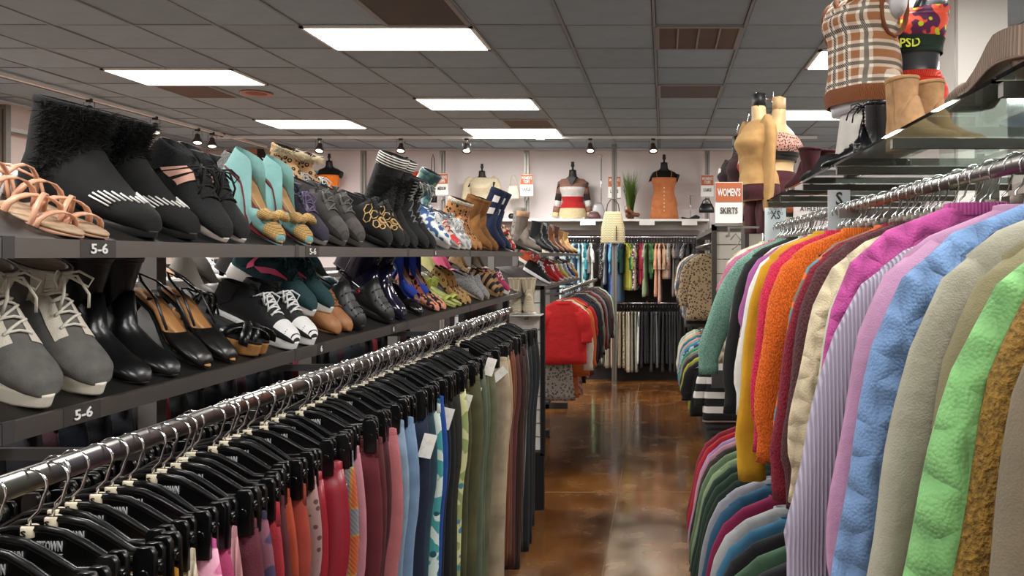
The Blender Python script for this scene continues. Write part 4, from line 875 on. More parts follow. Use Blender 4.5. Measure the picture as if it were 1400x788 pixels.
# ---- white slat end panel, frame and cream boots
t = thing('slat_end_panel', 'white slatted end panel with black frame at the end of the left gondola', 'panel', (-.07, 5.5, 0))
zt = H-.216
for k in range(12):
    part('slat', cached('wslat', lambda: MB().box((0, 0, 0), (.62, .018, .088)), False), M('e6e2dc', 'plain', .5), t, (-1.11, 0, zt-.07-k*.095))
part('panel_backing', MB().box((-1.11, .016, zt-.6), (.64, .014, 1.16)).mesh('pb', False), M('8a8682', 'plain', .6), t)
part('panel_frame', MB().box((-.79, 0, zt-.6), (.03, .04, 1.2)).box((-1.11, 0, zt-.008), (.66, .04, .03)).box((-1.43, 0, zt-.6), (.03, .04, 1.2)).mesh('pf', False), BLACK, t)
part('panel_foot', MB().box((-1.11, 0, .2), (.66, .04, .4)).mesh('pf', False), BLACK, t)
t = thing('framed_mirror', 'black framed mirror box in front of the white slatted panel', 'mirror', (-1.07, 5.25, 0))
zt2 = H-.27
part('mirror_frame', MB().box((-.15, 0, zt2-.01), (.3, .05, .04)).box((0, 0, zt2-.35), (.035, .05, .7)).box((-.3, 0, zt2-.35), (.035, .05, .7)).box((-.15, 0, zt2-.7), (.33, .05, .04)).mesh('mf', False), BLACK, t)
part('mirror_glass', MB().box((-.15, .01, zt2-.35), (.28, .01, .68)).mesh('mg', False), M('c8c8c8', 'metal', .1), t)
part('mirror_stand', MB().box((-.15, 0, (zt2-.7)/2), (.06, .05, zt2-.7)).mesh('ms', False), BLACK, t)
t = thing('display_ledge', 'small clear ledge holding the cream boots on the slatted panel', 'shelf', (-.97, 5.4, H-.41))
part('ledge_board', MB().box((0, 0, 0), (.24, .18, .008)).mesh('lb', False), M('e8e8e6', 'plain', .3), t); part('ledge_bracket', MB().box((0, .06, -.02), (.02, .06, .04)).mesh('lb', False), STEEL, t)
for i, x in enumerate((-1.02, -.93)):
    tt = thing('cream_boot', 'cream knitted sock boot, %s one, before the white slatted panel' % ('left', 'right')[i], 'boot', (x, 5.34, H-.405), (0, 0, -PI/2+.2), 'cream sock boots')
    S_boot(tt, .15, .045, .045, .24, .012, .02, M('dccdb0', 'rib'), WSOLE, key='cr', shw=.055)

# ================================================================ garments on second gondola
X2 = RX
def row_labels(items, where):
    out = []; seen = set(); pv = None
    for d in items:
        lb = ('%s %s, next past the %s one' % (d, where, pv)) if pv else '%s %s, nearest the camera' % (d, where)
        out.append(lb); pv = d.split(' ')[0] if len(d.split()) > 5 else d
    return out
G2 = [('bright red short-sleeved', 'c81c1c', 'cloth'), ('red and white', 'd8c8b8', 'cloth'), ('orange', 'c86420', 'cloth'), ('scarlet', 'b81820', 'cloth'), ('plum purple', '3c2438', 'cloth'), ('black', '161618', 'cloth'),
      ('navy', '1c2030', 'cloth'), ('charcoal', '2c2c2e', 'cloth'), ('beige trimmed', '9a8a78', 'cloth'), ('jet black', '101012', 'cloth'), ('crimson', '8a1c24', 'cloth'), ('soft grey', '8a8684', 'cloth'), ('coal black', '141414', 'cloth'), ('slate', '3a3a40', 'cloth'), ('burgundy', '4a1c1e', 'cloth'), ('taupe', '6a5a4c', 'cloth'), ('maroon', '541f1f', 'cloth'), ('pale mint', 'b8d8c0', 'cloth')]
for i, ((d, c, k), lb) in enumerate(zip(G2, row_labels([g_[0] for g_ in G2], 'top on the far gondola rail'))):
    Y = 6.25+i*.165
    sweater((X2-.02, Y, ZR), R.uniform(-.2, .1), M(c, k), lb, 'tops on the far gondola rail', i, L=.5 if i < 2 else R.uniform(.55, .68), sl=.26 if i % 3 == 0 else .5, out=.06, hw=.17, hh=.2)
    plain_hanger((X2-.02, Y, ZR+.012), 0, 'black hanger with chrome hook carrying the %s top on the far gondola' % d, 'hangers on the far gondola', False)
G2b = [('grey patterned', '8a8078', 'leopard', '3a3430'), ('orange print', 'a85a28', 'cloth', None), ('pink floral', 'c09a90', 'floral', '8a5a5a'), ('black lace', '1a1a1a', 'cloth', None), ('white printed', 'c8c4bc', 'floral', '4a4a4a'), ('red', '8a1c20', 'cloth', None), ('mauve', '6a5058', 'cloth', None), ('stone', 'a89c8c', 'cloth', None), ('dark red', '5a1418', 'cloth', None), ('ivory', 'c8c0b0', 'cloth', None)]
t = thing('lower_hang_rail', 'lower rail under the tops on the far gondola', 'rail', (X2-.1, 0, 1.13))
part('rail_tube', MB().tube([(0, 6.36, 0), (0, 9.2, 0)], .014, 8), STEEL, t); part('rail_arm', MB().box((-.18, 6.37, 0), (.36, .02, .02)).box((-.18, 9.15, 0), (.36, .02, .02)).mesh('x', False), GREYM, t)
for i, ((d, c, k, c2), lb) in enumerate(zip(G2b, row_labels([g_[0] for g_ in G2b], 'skirt on the lower far gondola rail'))):
    tt = thing('skirt', lb, 'skirt', (X2-.1, 6.3+i*.29, 1.13), (0, 0, R.uniform(-.1, .1)), 'skirts on the lower far rail')
    part('skirt_panel', cached(('sk2', i % 4), lambda: skirt_mb(i % 4, .38+.03*(i % 3), .14, .18)), M(c, k, c2=c2), tt); part('waistband', cached('skwb', lambda: waist_mb(.14)), M(c, k, c2=c2), tt)
    part('hanging_loop', cached('skl', lambda: MB().tube([(-.13, 0, -.13), (0, 0, -.0), (.13, 0, -.13)], .002, 5)), BLACK, tt)

# ================================================================ right rack
XR, ZRR = .58, H+.152
rk = thing('sweater_rack', 'grey double rack of sweaters with glass shelves on top, right side', 'fixture', (0, 0, 0))
part('hang_rail', MB().tube([(0, .55, 0), (0, 4.15, 0)], .016, 12, .6, up=(1, 0, 0)), STEEL, rk, (XR, 0, ZRR))
part('hang_rail', MB().tube([(0, .55, 0), (0, 4.15, 0)], .016, 12, .6, up=(1, 0, 0)), STEEL, rk, (XR-.12, 0, 1.0))
for Y in (.68, 1.29, 1.91, 2.52, 3.13, 3.74, 4.18):
    br_ = part('shelf_bracket', MB().box((.98, Y, H+.276), (.84, .02, .024)).mesh('sbk', False), M('5a5652', 'metal', .45), rk)
for Y in (.68, 2.4, 4.18):
    part('upright', MB().box((1.0, Y, 1.03), (.05, .06, 2.06)).mesh('upr', False), GREYM, rk); part('rail_arm', MB().box((.76, Y, ZRR-.02), (.44, .014, .03)).box((.7, Y, .985), (.56, .014, .03)).mesh('ra', False), GREYM, rk)
part('cross_beam', MB().box((1.0, 2.43, ZRR-.01), (.03, 3.5, .06)).mesh('cb', False), M('6a5c50', 'metal', .5), rk)
part('back_panel', MB().box((1.02, 2.43, 1.0), (.02, 3.5, 1.8)).mesh('bpn', False), M('5a544e', 'plain', .7), rk)
part('base_deck', MB().box((.85, 2.43, .08), (.7, 3.6, .16)).mesh('bdk', False), M('2a2624', 'plain', .7), rk)
for (a, b_) in ((.4, 1.29), (1.30, 2.52), (2.53, 3.42), (3.43, 4.2)):
    gp = part('glass_shelf', MB().box((0, 0, 0), (.86, b_-a-.008, .008)).mesh('gl', False), M('d4ece4', 'glass'), rk, (.98, (a+b_)/2, H+.294))
# sweaters: (Y, colour, descr, kind, opts)
SW = [(.62, '7a6e5a', 'taupe sweatshirt', 'cloth', dict(th=.03, dx=-.04)), (.69, 'a47c30', 'gold chenille cardigan', 'fuzzy', dict(th=.016, out=.10, dx=-.008)), (.735, '7fb972', 'mint green cable-knit sweater', 'cable', dict(th=.03, out=.13, dx=-.022)),
 (.82, '857c5c', 'olive sweatshirt', 'cloth', dict(th=.026)), (.895, 'a6a290', 'sage grey sweatshirt', 'cloth', dict(th=.034, dx=-.025)), (.965, '2a2e3c', 'navy knit pullover', 'knit', dict(th=.02)),
 (1.0, '6e8db8', 'blue cable-knit sweater', 'cable', dict(th=.026, out=.11, dx=-.03)), (1.04, '2040a8', 'royal blue chunky knit', 'knit', dict(th=.016, sl=.42)), (1.075, 'a8bed6', 'heather blue sweater', 'knit', dict(th=.02)), (1.11, '7d9596', 'teal open-mesh sweater', 'knit', dict(th=.015, sl=.4)),
 (1.15, 'bd8cae', 'mauve pink sweater', 'cloth', dict(th=.024, dx=-.03)), (1.22, 'b8afc3', 'lilac ribbed sweater', 'rib', dict(th=.032, out=.13, r1=.06, dz=-.02, dx=-.015)), (1.335, 'bc4c94', 'magenta cable-knit cardigan', 'cable', dict(th=.036, dx=-.03, dz=.015)),
 (1.42, 'ecd4c8', 'blush pink sweater', 'cloth', dict(th=.02)), (1.475, 'cccdb8', 'pale mint sweater', 'cloth', dict(th=.018)), (1.58, 'd8c8a8', 'cream cable-knit sweater', 'cable', dict(th=.034, out=.11)),
 (1.68, '5e3034', 'brown burgundy sweater', 'knit', dict(th=.02)), (1.73, '742c34', 'maroon sweater', 'knit', dict(th=.018)), (1.79, '961c34', 'dark red sweater', 'knit', dict(th=.02)), (1.85, 'c8b09a', 'beige fair-isle sweater', 'floral', dict(c2='a05040', c3='e8dcc8', th=.018)),
 (1.91, '7a6a58', 'colour-block striped sweater', 'hstripe', dict(c2='d86a2a', c3='4a8a90', th=.022, dx=.0)), (1.97, '6e3a40', 'plum brown sweater', 'cloth', dict(th=.02, dx=.04)), (2.12, 'ff7414', 'bright orange sweater', 'knit', dict(th=.036, sl=.56, out=.09, dx=-.015)), (2.2, 'f8283c', 'coral red sweater', 'cloth', dict(th=.02)),
 (2.29, 'f0305a', 'neon pink sweater', 'knit', dict(th=.026, dx=-.03)), (2.38, 'd6a01c', 'mustard yellow sweater', 'cloth', dict(th=.04, sl=.68, dx=-.05)), (2.47, 'd8ccb0', 'ecru knit sweater', 'knit', dict(th=.024)), (2.58, 'eadcc8', 'cream lace-knit sweater', 'knit', dict(th=.026, s=.5)),
 (2.7, 'f0ece4', 'white sweater', 'cloth', dict(th=.024)), (2.82, 'b060a0', 'orchid purple sweater', 'cloth', dict(th=.02, sl=.3)), (2.95, 'e6dac4', 'ivory pointelle sweater', 'cable', dict(th=.024)), (3.1, '1a1a1c', 'black sweater', 'cloth', dict(th=.04, sl=.62, dx=-.03)),
 (3.25, 'a8a49c', 'light grey sweater', 'knit', dict(th=.024)), (3.38, '86b4a0', 'seafoam green sweater', 'knit', dict(th=.03, out=.2)), (3.5, 'e8d8bc', 'buttermilk sweater', 'cable', dict(th=.024)), (3.62, 'd880a0', 'bubblegum pink sweater', 'knit', dict(th=.024, sl=.2)),
 (3.74, 'b08a4a', 'leopard trimmed tan sweater', 'leopard', dict(c2='3a2818', th=.02)), (3.86, 'f0e2c4', 'vanilla cable sweater', 'cable', dict(th=.024)), (3.98, 'ece0c8', 'off-white sweater', 'cable', dict(th=.026)), (4.07, 'e0cba4', 'oatmeal sweater', 'knit', dict(th=.024))]
for i, (Y, c, d, k, o) in enumerate(SW):
    o = dict(o); mk = {q: o.pop(q) for q in ('c2', 'c3', 's') if q in o}; sl = o.pop('sl', R.uniform(.5, .58)); dx = o.pop('dx', 0); dz = o.pop('dz', 0)
    yaw = R.uniform(-.05, .12)
    sweater((XR+dx+R.uniform(-.015, .015), Y, ZRR+.004+dz), yaw, M(c, k, **mk), '%s on the upper right rail%s' % (d, ''), 'sweaters on the upper right rail', i, L=R.uniform(.56, .66), sl=sl, out=o.pop('out', R.uniform(.07, .12)), matC=M(c, 'rib', **mk) if k in ('cable', 'knit') else None, **o)
    plain_hanger((XR, Y, ZRR+.006), yaw, 'hanger with chrome hook carrying the %s' % d, 'hangers on the upper right rail')
    nxt = SW[i+1][0] if i+1 < len(SW) else Y+.05
    if nxt-Y > .045: plain_hanger((XR+.0, (Y+nxt)/2, ZRR+.012), R.uniform(-.1, .2), 'empty black hanger with chrome hook just behind the %s' % d, 'hangers on the upper right rail')
# lower tier right
SL = [(1.8, '3a2a30', 'aubergine'), (1.92, '2a3a34', 'pine green'), (2.04, '5a5a5e', 'iron grey'), (2.16, '6a2438', 'berry'), (2.28, '2c2c30', 'coal grey'), (2.38, '4a6a50', 'moss green'), (2.49, '1c1c20', 'black'), (2.6, '3a7090', 'steel blue'), (2.72, 'b8b8b8', 'pale grey'), (2.85, '8c1c4c', 'raspberry'), (2.98, '2a5a78', 'petrol blue'), (3.08, 'a8a8b0', 'silver grey'), (3.18, '1c2a20', 'black green'), (3.28, '243c2c', 'bottle green'), (3.38, '1c3428', 'forest green'),
      (3.5, '8ca078', 'sage green'), (3.6, '6c8462', 'fern green'), (3.7, '3a2c2c', 'dark brown'), (3.78, 'c08c98', 'dusty pink'), (3.86, 'a88cb8', 'lavender'), (3.95, 'b01c28', 'bright red'), (4.05, '8a1c30', 'crimson')]
for i, (Y, c, d) in enumerate(SL):
    sweater((XR-.12, Y, 1.0), R.uniform(-.05, .12), M(c, 'cloth'), '%s hoodie on the lower right rail' % d, 'hoodies on the lower right rail', i, L=.6, sl=.54, out=.12, th=.026, name='hoodie', cat='hoodie')
    plain_hanger((XR-.12, Y, 1.012), 0, 'hanger with chrome hook carrying the %s hoodie' % d, 'hangers on the lower right rail', False)
# size dividers
def divider(px, py, Y, s_, lb, ht=.2, wd=.11):
    c = P(px, py, Y); t = thing('size_divider', lb, 'sign', c)
    part('divider_plate', MB().box((0, 0, -ht*.3), (wd, .003, ht)).mesh('dv', False), M('dfe3ea', 'plain', .4), t); words(s_, wd*.3*len(s_)**.6, .045, INKD, t, (0, -.003, ht*.02)); return t
divider(1147, 273, 2.6, 'S', 'pale rail divider marked S between the sweater hangers', .16, .075)
t = divider(1060, 295, 4.0, 'XS', 'pale rail divider marked XS at the far end of the sweater rail', .2, .11)
words("WOMEN'S", .07, .014, M('9a9a9c'), t, (0, -.003, .034)); words('SWEATERS', .08, .014, M('9a9a9c'), t, (0, -.003, .012-.03+.03))

# other side of the right rack, seen under the glass
t = thing('rear_hang_rail', 'grey rail behind the sweater rack seen under the glass shelves', 'rail', (1.75, 0, 1.85))
part('rail_tube', MB().tube([(0, 1.0, 0), (0, 4.4, 0)], .015, 8), STEEL, t); part('rail_stand', MB().box((0, 1.1, -.92), (.04, .04, 1.86)).box((0, 4.3, -.92), (.04, .04, 1.86)).mesh('rs', False), GREYM, t)
rc = [('peach', 'e09a7c'), ('dark plum', '2a1a2c'), ('black', '141416'), ('aubergine', '3a1c44'), ('cream', 'd8cdb8'), ('pink', 'c88a90'), ('grey', '7a7878'), ('rust', '9a4a30'), ('navy', '202840'), ('wine', '5a1c2c')]
for i, (d, c) in enumerate(rc):
    sweater((1.75, 1.5+i*.28, 1.85), 0, M(c, 'cloth'), '%s top on the rail behind the sweater rack' % d, 'tops behind the sweater rack', i, sl=.4, th=.04)

# ================================================================ shoes on the glass shelf
GZ = H+.299
def gshoe(name, cat, lb, loc, rz, fn, tilt=0): t = thing(name, lb, cat, loc, (0, tilt, rz), 'shoes on the glass shelves'); fn(t)
for i, (x, y) in enumerate(((.56, 2.78), (.64, 2.9))):
    gshoe('combat_boot', 'boot', 'black leather lace-up combat boot with buckle, %s one, on the glass shelf' % ('front', 'rear')[i], (x, y, GZ), PI-.6,
          lambda t: (S_boot(t, .27, .048, .042, .215, .014, .028, M('121214', 'leather', .25), BSOLE, key='cm', shw=.05, lace=BLACK),
                     part('buckle_strap', cached('bks', lambda: band(-.14, -.165, .045, .06, .05)), BLKL, t), part('buckle', cached('bkl', lambda: MB().tube([(-.14, .046, .06), (-.14, .046, .085), (-.168, .046, .085), (-.168, .046, .06)], .0022, 6, closed=True)), STEEL, t)))
for i, (x, y) in enumerate(((.71, 2.03), (.80, 2.08))):
    gshoe('ankle_boot', 'boot', 'tan suede ankle boot, %s one, on the glass shelf' % ('left', 'right')[i], (x+.06, y-.02, GZ), -1.05, lambda t: S_boot(t, .25, .04, .036, .19, .012, .03, M('c09468', 'suede'), M('a07850'), key='ta', shw=.04, ears=None), 0)
gshoe('pointed_pump', 'shoe', 'snakeskin ribbed pointed shoe on the near glass shelf', (.6, 1.62, GZ), 1.75, lambda t: S_pump(t, .26, .042, .05, M('9a8474', 'rib', c2='5a4a40'), M('6a5040'), M('c8a888', 'leather'), None, M('6a5040'), key='sp'))
gshoe('ankle_boot', 'boot', 'beige suede boot at the top right edge on glass', (.62, 1.3, GZ), 1.75, lambda t: S_boot(t, .26, .045, .04, .2, .012, .03, M('b89a78', 'suede'), M('8a6c50'), key='be', shw=.05))
gshoe('pointed_flat', 'shoe', 'black pointed flat beyond the combat boots on glass', (.575, 3.2, GZ), 1.9, lambda t: S_pump(t, .26, .04, .03, M('141416', 'suede'), BSOLE, BLK, None, BLK, key='bpf'))
for i, (x, y) in enumerate(((.58, 3.65), (.67, 3.72))):
    gshoe('ankle_boot', 'boot', 'oxblood pointed ankle boot, %s one, beyond the combat boots' % ('front', 'rear')[i], (x, y, GZ), 1.9, lambda t: S_boot(t, .26, .043, .038, .17, .012, .03, M('4a1c20', 'suede'), BSOLE, key='ox', shw=.05))

# ================================================================ torso forms
def torso_rings(sc=1.0, off=0.0, z0=0, z1=.62, n=24):
    """z 0 = hip bottom, shoulders at .5, neck .56-.62 ; returns rings between z0..z1"""
    prof = [(0, .155, .105, 0), (.06, .165, .115, 0), (.14, .15, .1, 0), (.22, .118, .082, 0), (.30, .13, .09, -.008), (.37, .15, .105, -.02), (.43, .158, .09, -.008), (.475, .165, .065, 0), (.505, .14, .05, .005), (.52, .08, .045, .008), (.54, .052, .048, .005), (.60, .046, .046, 0), (.62, .046, .046, 0)]
    rg = []
    m = 26
    for i in range(m+1):
        z = z0+(z1-z0)*i/m
        for a, b in zip(prof, prof[1:]):
            if a[0] <= z <= b[0]+1e-9:
                f = (z-a[0])/(b[0]-a[0]); f = f*f*(3-2*f); w_, d, c = [a[k]+(b[k]-a[k])*f for k in (1, 2, 3)]; break
        w_ += off; d += off
        rg.append([(w_*sc*sgn(math.cos(t_))*abs(math.cos(t_))**.9, (c+d*math.sin(t_)*(1+.18*max(0, -math.sin(t_))*(1 if .3 < z < .43 else 0)))*sc, z*sc) for t_ in [2*PI*j/n for j in range(n)]])
    return rg
def torso_mb(sc=1.0, **k): return MB().loft(torso_rings(sc, **k))
def neck_cap(): return MB().lathe([(.047, .62), (.047, .625), (.02, .63), (.012, .64), (.012, .66), (.02, .67), (.024, .685), (.018, .71), (.022, .73), (.001, .735)], n=14)
def arm_stub(side, sc=1): return MB().loft([[(side*(.15+dx)+.03*math.cos(a)*.6, .045*math.sin(a), .43+.05*math.cos(a)-dz) for a in [2*PI*j/12 for j in range(12)]] for dx, dz in ((0, 0), (.03, .01), (.04, .02))])
def form(px, py_bot, Y, lb, rz=0, mat=BLACK, sc=1.0, base=0):
    p = P(px, py_bot, Y); t = thing('torso_form', lb, 'mannequin', p, (0, 0, rz), 'torso forms'); t.scale = (sc,)*3
    part('torso', cached('torso', torso_mb), mat, t); part('neck_finial', cached('nfin', neck_cap), mat, t)
    for s_ in (-1, 1): part('shoulder_stub', cached(('stub', s_), lambda: arm_stub(s_)), mat, t)
    return t
def cover(form_, name, cat, lb, mat, z0, z1, off=.008, flare=0, group=None, flarez=.3):
    """a garment worn by a form: a thing of its own at the same place"""
    t = thing(name, lb, cat, form_.location, form_.rotation_euler, group); t.scale = form_.scale
    rg = torso_rings(off=off, z0=z0, z1=z1)
    if flare: rg = [[(x*(1+flare*max(0, (flarez-z))), y*(1+flare*max(0, flarez-z)), z) for x, y, z in q] for q in rg]
    inner = [[(x*.97, y*.97, z) for x, y, z in q] for q in rg]
    part('bodice', MB().loft(rg+[inner[-1]]+list(reversed(inner[:-1])), False, False), mat, t); return t
SHELF_Z = P(0, 300, 11.3).z
ps = thing('wall_display_shelf', 'long white display shelf along the back wall', 'shelf', (0, 11.45, SHELF_Z))
part('shelf_board', MB().box((-2.45, 0, -.015), (6.2, .5, .03)).mesh('wsb', False), WHITE, ps)
part('shelf_valance', MB().box((-2.45, .0, -.09), (6.2, .02, .12)).mesh('wsv', False), M('a09a94', 'plain', .6), ps)
for px in (640, 806, 885, 942): part('white_bracket', MB().box(((px-908)/1060*11.45, -.2, -.06), (.22, .1, .06)).mesh('wsk', False), WHITE, ps)
FY = 11.5
f1 = form(450, 298, FY, 'black torso form wearing an orange camisole'); f1.location.z = SHELF_Z+.25; part('form_pole', MB().tube([(0, 0, -.25), (0, 0, .02)], .012, 8), CHROME, f1)
cover(f1, 'camisole', 'top', 'orange satin camisole on a black form against the back wall', M('ff8a2a', 'cloth'), .06, .41, .012, 0, 'tops on the back wall forms')
f2 = form(556, 298, FY, 'black torso form wearing a red top'); f2.location.z = SHELF_Z+.2; part('form_pole', MB().tube([(0, 0, -.2), (0, 0, .02)], .012, 8), CHROME, f2)
t = cover(f2, 'long_sleeved_top', 'top', 'coral red long-sleeved top on a black form', M('d84830', 'cloth'), .0, .505, .012, 0, 'tops on the back wall forms')
part('sleeve', sleeve_mb(2, 1, .4, .05, .2), M('d84830', 'cloth'), t, (-.01, 0, .66)); part('sleeve', sleeve_mb(2, -1, .4, .05, .2), M('d84830', 'cloth'), t, (.01, 0, .66))
f3 = form(659, 298, FY, 'black torso form wearing a cream batwing sweater'); f3.location.z = SHELF_Z+.1
t = cover(f3, 'batwing_sweater', 'sweater', 'cream batwing sweater on a black form', M('f0dfbc', 'knit'), .0, .525, .02, 0, 'tops on the back wall forms')
for s_ in (-1, 1): part('sleeve', sleeve_mb(3, s_, .46, .08, .2, .09, .06), M('f0dfbc', 'knit'), t, (0, 0, .68))
f4 = form(783, 298, FY, 'black torso form wearing a striped sweater'); f4.location.z = SHELF_Z+.02; f4.scale = (1.15,)*3
t = thing('striped_sweater', 'brown, white, red and cream block-striped sweater on a black form', 'sweater', f4.location, (0, 0, 0), 'tops on the back wall forms'); t.scale = f4.scale
for (z0, z1, c, nm) in ((.40, .512, 'a07462', 'brown_band'), (.28, .40, 'f0ece6', 'white_band'), (.13, .28, 'c02020', 'red_band'), (.0, .13, 'ecd8a8', 'cream_hem')):
    part(nm, MB().loft(torso_rings(off=.014, z0=z0, z1=z1), False, False), M(c, 'knit'), t)
for s_ in (-1, 1):
    for q, (a, b, c) in enumerate(((0, .2, 'a07462'), (.2, .32, '2a2020'), (.32, .42, 'f0ece6'), (.42, .52, 'a07462'), (.52, .6, 'ecd8a8'))):
        part('sleeve_band', MB().tube([(s_*(.15+.13*a), 0, .47-a*.75), (s_*(.15+.13*b), 0, .47-b*.75)], .042, 10), M(c, 'knit'), t)
part('neck_insert', MB().prism([(-.06, .52), (.06, .52), (0, .40)], -.135, -.09).mesh('ni', False), BLACK, t)
sk = thing('tulle_skirt', 'white ruffled skirt under the block-striped sweater', 'skirt', (f4.location.x, FY, SHELF_Z), (0, 0, 0)); part('skirt_panel', skirt_mb(3, .16, .14, .2, .08, .02), M('efe6dc', 'cloth'), sk, (0, 0, .29))
sk.location.z = SHELF_Z
f5 = form(908, 298, FY, 'black torso form wearing an orange button-front dress'); f5.location.z = SHELF_Z+.15; f5.scale = (1.12,)*3
t = cover(f5, 'button_dress', 'dress', 'orange sleeveless button-front dress on a black form', M('d88450', 'cloth'), -.0, .42, .012, .0, 'tops on the back wall forms')
part('dress_skirt', MB().loft([ring(.135+.06*u, .1+.02*u, .24-.37*u, 0, 30, .9, .012*u, 1, 50) for u in (0, .2, .4, .6, .8, 1)], False, True), M('d88450', 'cloth'), t)
for s_ in (-1, 1): part('shoulder_strap', MB().tube([(s_*.085, -.1, .40), (s_*.1, -.08, .47), (s_*.095, -.02, .52), (s_*.09, .06, .5)], .012, 6, .3), M('d88450', 'cloth'), t)
for q in range(9): part('button', cached('btn', lambda: MB().lathe([(.008, -.003), (.008, .0), (.001, .001)], n=8, ax='y')), WHITE, t, (0, -.122-(.012 if q > 4 else 0), .38-q*.05))

# back shelf accessories
def bag(name, lb, p, wd, ht, mat, hm, strap_h=.18, dep=.1, rz=0):
    t = thing(name, lb, 'handbag', p, (0, 0, rz)); 
    part('bag_body', MB().loft([ring(wd/2*a, dep/2*b, z*ht, 0, 20, .6) for z, a, b in ((0, .92, .9), (.04, 1, 1), (.5, .95, .85), (.9, .72, .5), (1, .66, .35))]), mat, t)
    part('strap', MB().tube([(-wd*.28, 0, ht*.95), (-wd*.22, 0, ht+strap_h*.6), (-wd*.08, 0, ht+strap_h), (wd*.08, 0, ht+strap_h), (wd*.22, 0, ht+strap_h*.6), (wd*.28, 0, ht*.95)], .012, 8, .6), hm, t); return t
bag('handbag', 'small cream handbag on the back wall beside the cream sweater', P(702, 272, 11.5), .19, .19, M('efe6d2', 'cloth'), M('d8c8a0'), .16)
tb = bag('tweed_handbag', 'beige tweed shoulder bag with brown straps hanging in front of the post', P(838, 333, 10.72), .34, .44, M('dcd0aa', 'tweed', c2='4a4436', s=.8), M('4a3020', 'leather'), .17)
part('hanging_hook', MB().tube([(0, .13, .6), (0, 0, .6), (0, 0, .63)], .006, 6), STEEL, tb); part('side_tassel', MB().box((.05, -.06, .14), (.014, .01, .2)).mesh('ts', False), M('3a2418', 'leather'), tb)
bag('clutch_bag', 'silver metallic clutch on the white display shelf', P(818, 300, 11.4), .2, .22, M('a8a4a4', 'leather', .3), STEEL, .02)
bag('clutch_bag', 'plum snakeskin clutch on the white display shelf', P(812, 300, 11.25), .2, .1, M('5a3438', 'leather', .4), STEEL, .01)
bag('black_handbag', 'black handbag hanging under the extra large sign', P(966, 291, 10.9), .22, .13, M('141414', 'leather', .3), BLACK, .06)
t = thing('sunglasses', 'black sunglasses lying on the white display shelf', 'sunglasses', P(705, 296, 11.25))
for s_ in (-1, 1): part('lens', MB().lathe([(.045, -.006), (.045, .006)], (s_*.06, 0, .0), 14, 'y'), BLACKP, t)
part('bridge', MB().tube([(-.02, 0, .01), (0, 0, .018), (.02, 0, .01)], .006, 6), BLACKP, t)
t = thing('silver_stand', 'thin chrome T-shaped display stand on the white shelf', 'stand', P(822, 299, 11.4))
part('pole', MB().tube([(0, 0, 0), (0, 0, .93)], .007, 8), CHROME, t); part('cross_bar', MB().tube([(-.05, 0, .92), (.05, 0, .92)], .006, 8), CHROME, t)
t = thing('jewellery_stand', 'small chrome necklace stand with a black wrap beside the orange dress', 'stand', P(944, 299, 11.4))
part('pole', MB().tube([(0, 0, 0), (0, 0, .34)], .006, 8), CHROME, t); part('cross_bar', MB().tube([(-.07, 0, .33), (.07, 0, .33)], .005, 8), CHROME, t)
t = thing('black_pump', 'black high heel leaning on the chrome stand', 'shoe', P(944, 290, 11.3), (0, -.5, PI), None); S_pump(t, .25, .04, .09, M('121212', 'leather', .3), BSOLE, BLK, None, BLK, key='bh')
t.location = (P(930, 298, 11.3)); 
for i, (px, py, rz) in enumerate(((855, 297, -PI/2+.3), (868, 297, -.3))):
    tt = thing('platform_heel', 'brown strappy platform heel, %s, on the white display shelf' % ('below the grass', 'right of the grass')[i], 'shoe', P(px+6, py, 11.2), (0, 0, rz), 'platform heels'); S_sandal(tt, .2, .042, um=M('9a5a3a', 'leather', .3), sm=M('5a2a1c', 'leather', .3), ins=M('b87a50', 'leather'), plat=.03, key='pl', hh=.08, style='cross')
    part('heel', cached('plheel', lambda: MB().loft([[(-.175+.012*math.cos(a)*r_, .012*math.sin(a)*r_, z) for a in [2*PI*j/8 for j in range(8)]] for z, r_ in ((0, 1), (.1, 1.6))])), M('5a2a1c', 'leather', .3), tt)
t = thing('potted_grass', 'tall green ornamental grass in a small pot on the display shelf', 'plant', P(862, 300, 11.45))
part('pot', MB().lathe([(.05, 0), (.065, .1), (.06, .1), (.001, .09)]), M('6a4a34', 'plain'), t)
b = MB(); rr = random.Random(3)
for q in range(240):
    a = rr.random()*2*PI; r0 = rr.random()*.04; sp = rr.uniform(.02, .17); h_ = rr.uniform(.4, .68); p0 = Vector((r0*math.cos(a), r0*math.sin(a), .09)); p1 = p0+Vector((sp*.4*math.cos(a), sp*.4*math.sin(a), h_*.6)); p2 = p0+Vector((sp*math.cos(a), sp*.6*math.sin(a), h_))
    wv = Vector((-math.sin(a+1), math.cos(a+1), 0))*.003; o = len(b.v); b.v += [tuple(p0-wv), tuple(p0+wv), tuple(p1-wv), tuple(p1+wv), tuple(p2)]; b.f += [(o, o+1, o+3, o+2), (o+2, o+3, o+4)]
o = part('grass_blades', b, M('6a8a3a', 'plain', .6), t); o['kind'] = 'stuff'
t = thing('black_lanyard_bag', 'black lanyard with small pouch hanging left of the medium sign', 'bag', P(592, 268, 11.55))
part('strap', MB().tube([(-.03, 0, 0), (-.02, 0, .55), (.0, 0, .62), (.02, 0, .55), (.03, 0, 0)], .006, 6), BLACK, t); part('pouch', MB().loft([ring(.06, .02, z, 0, 14) for z in (-.1, -.02, 0)]), BLACK, t)

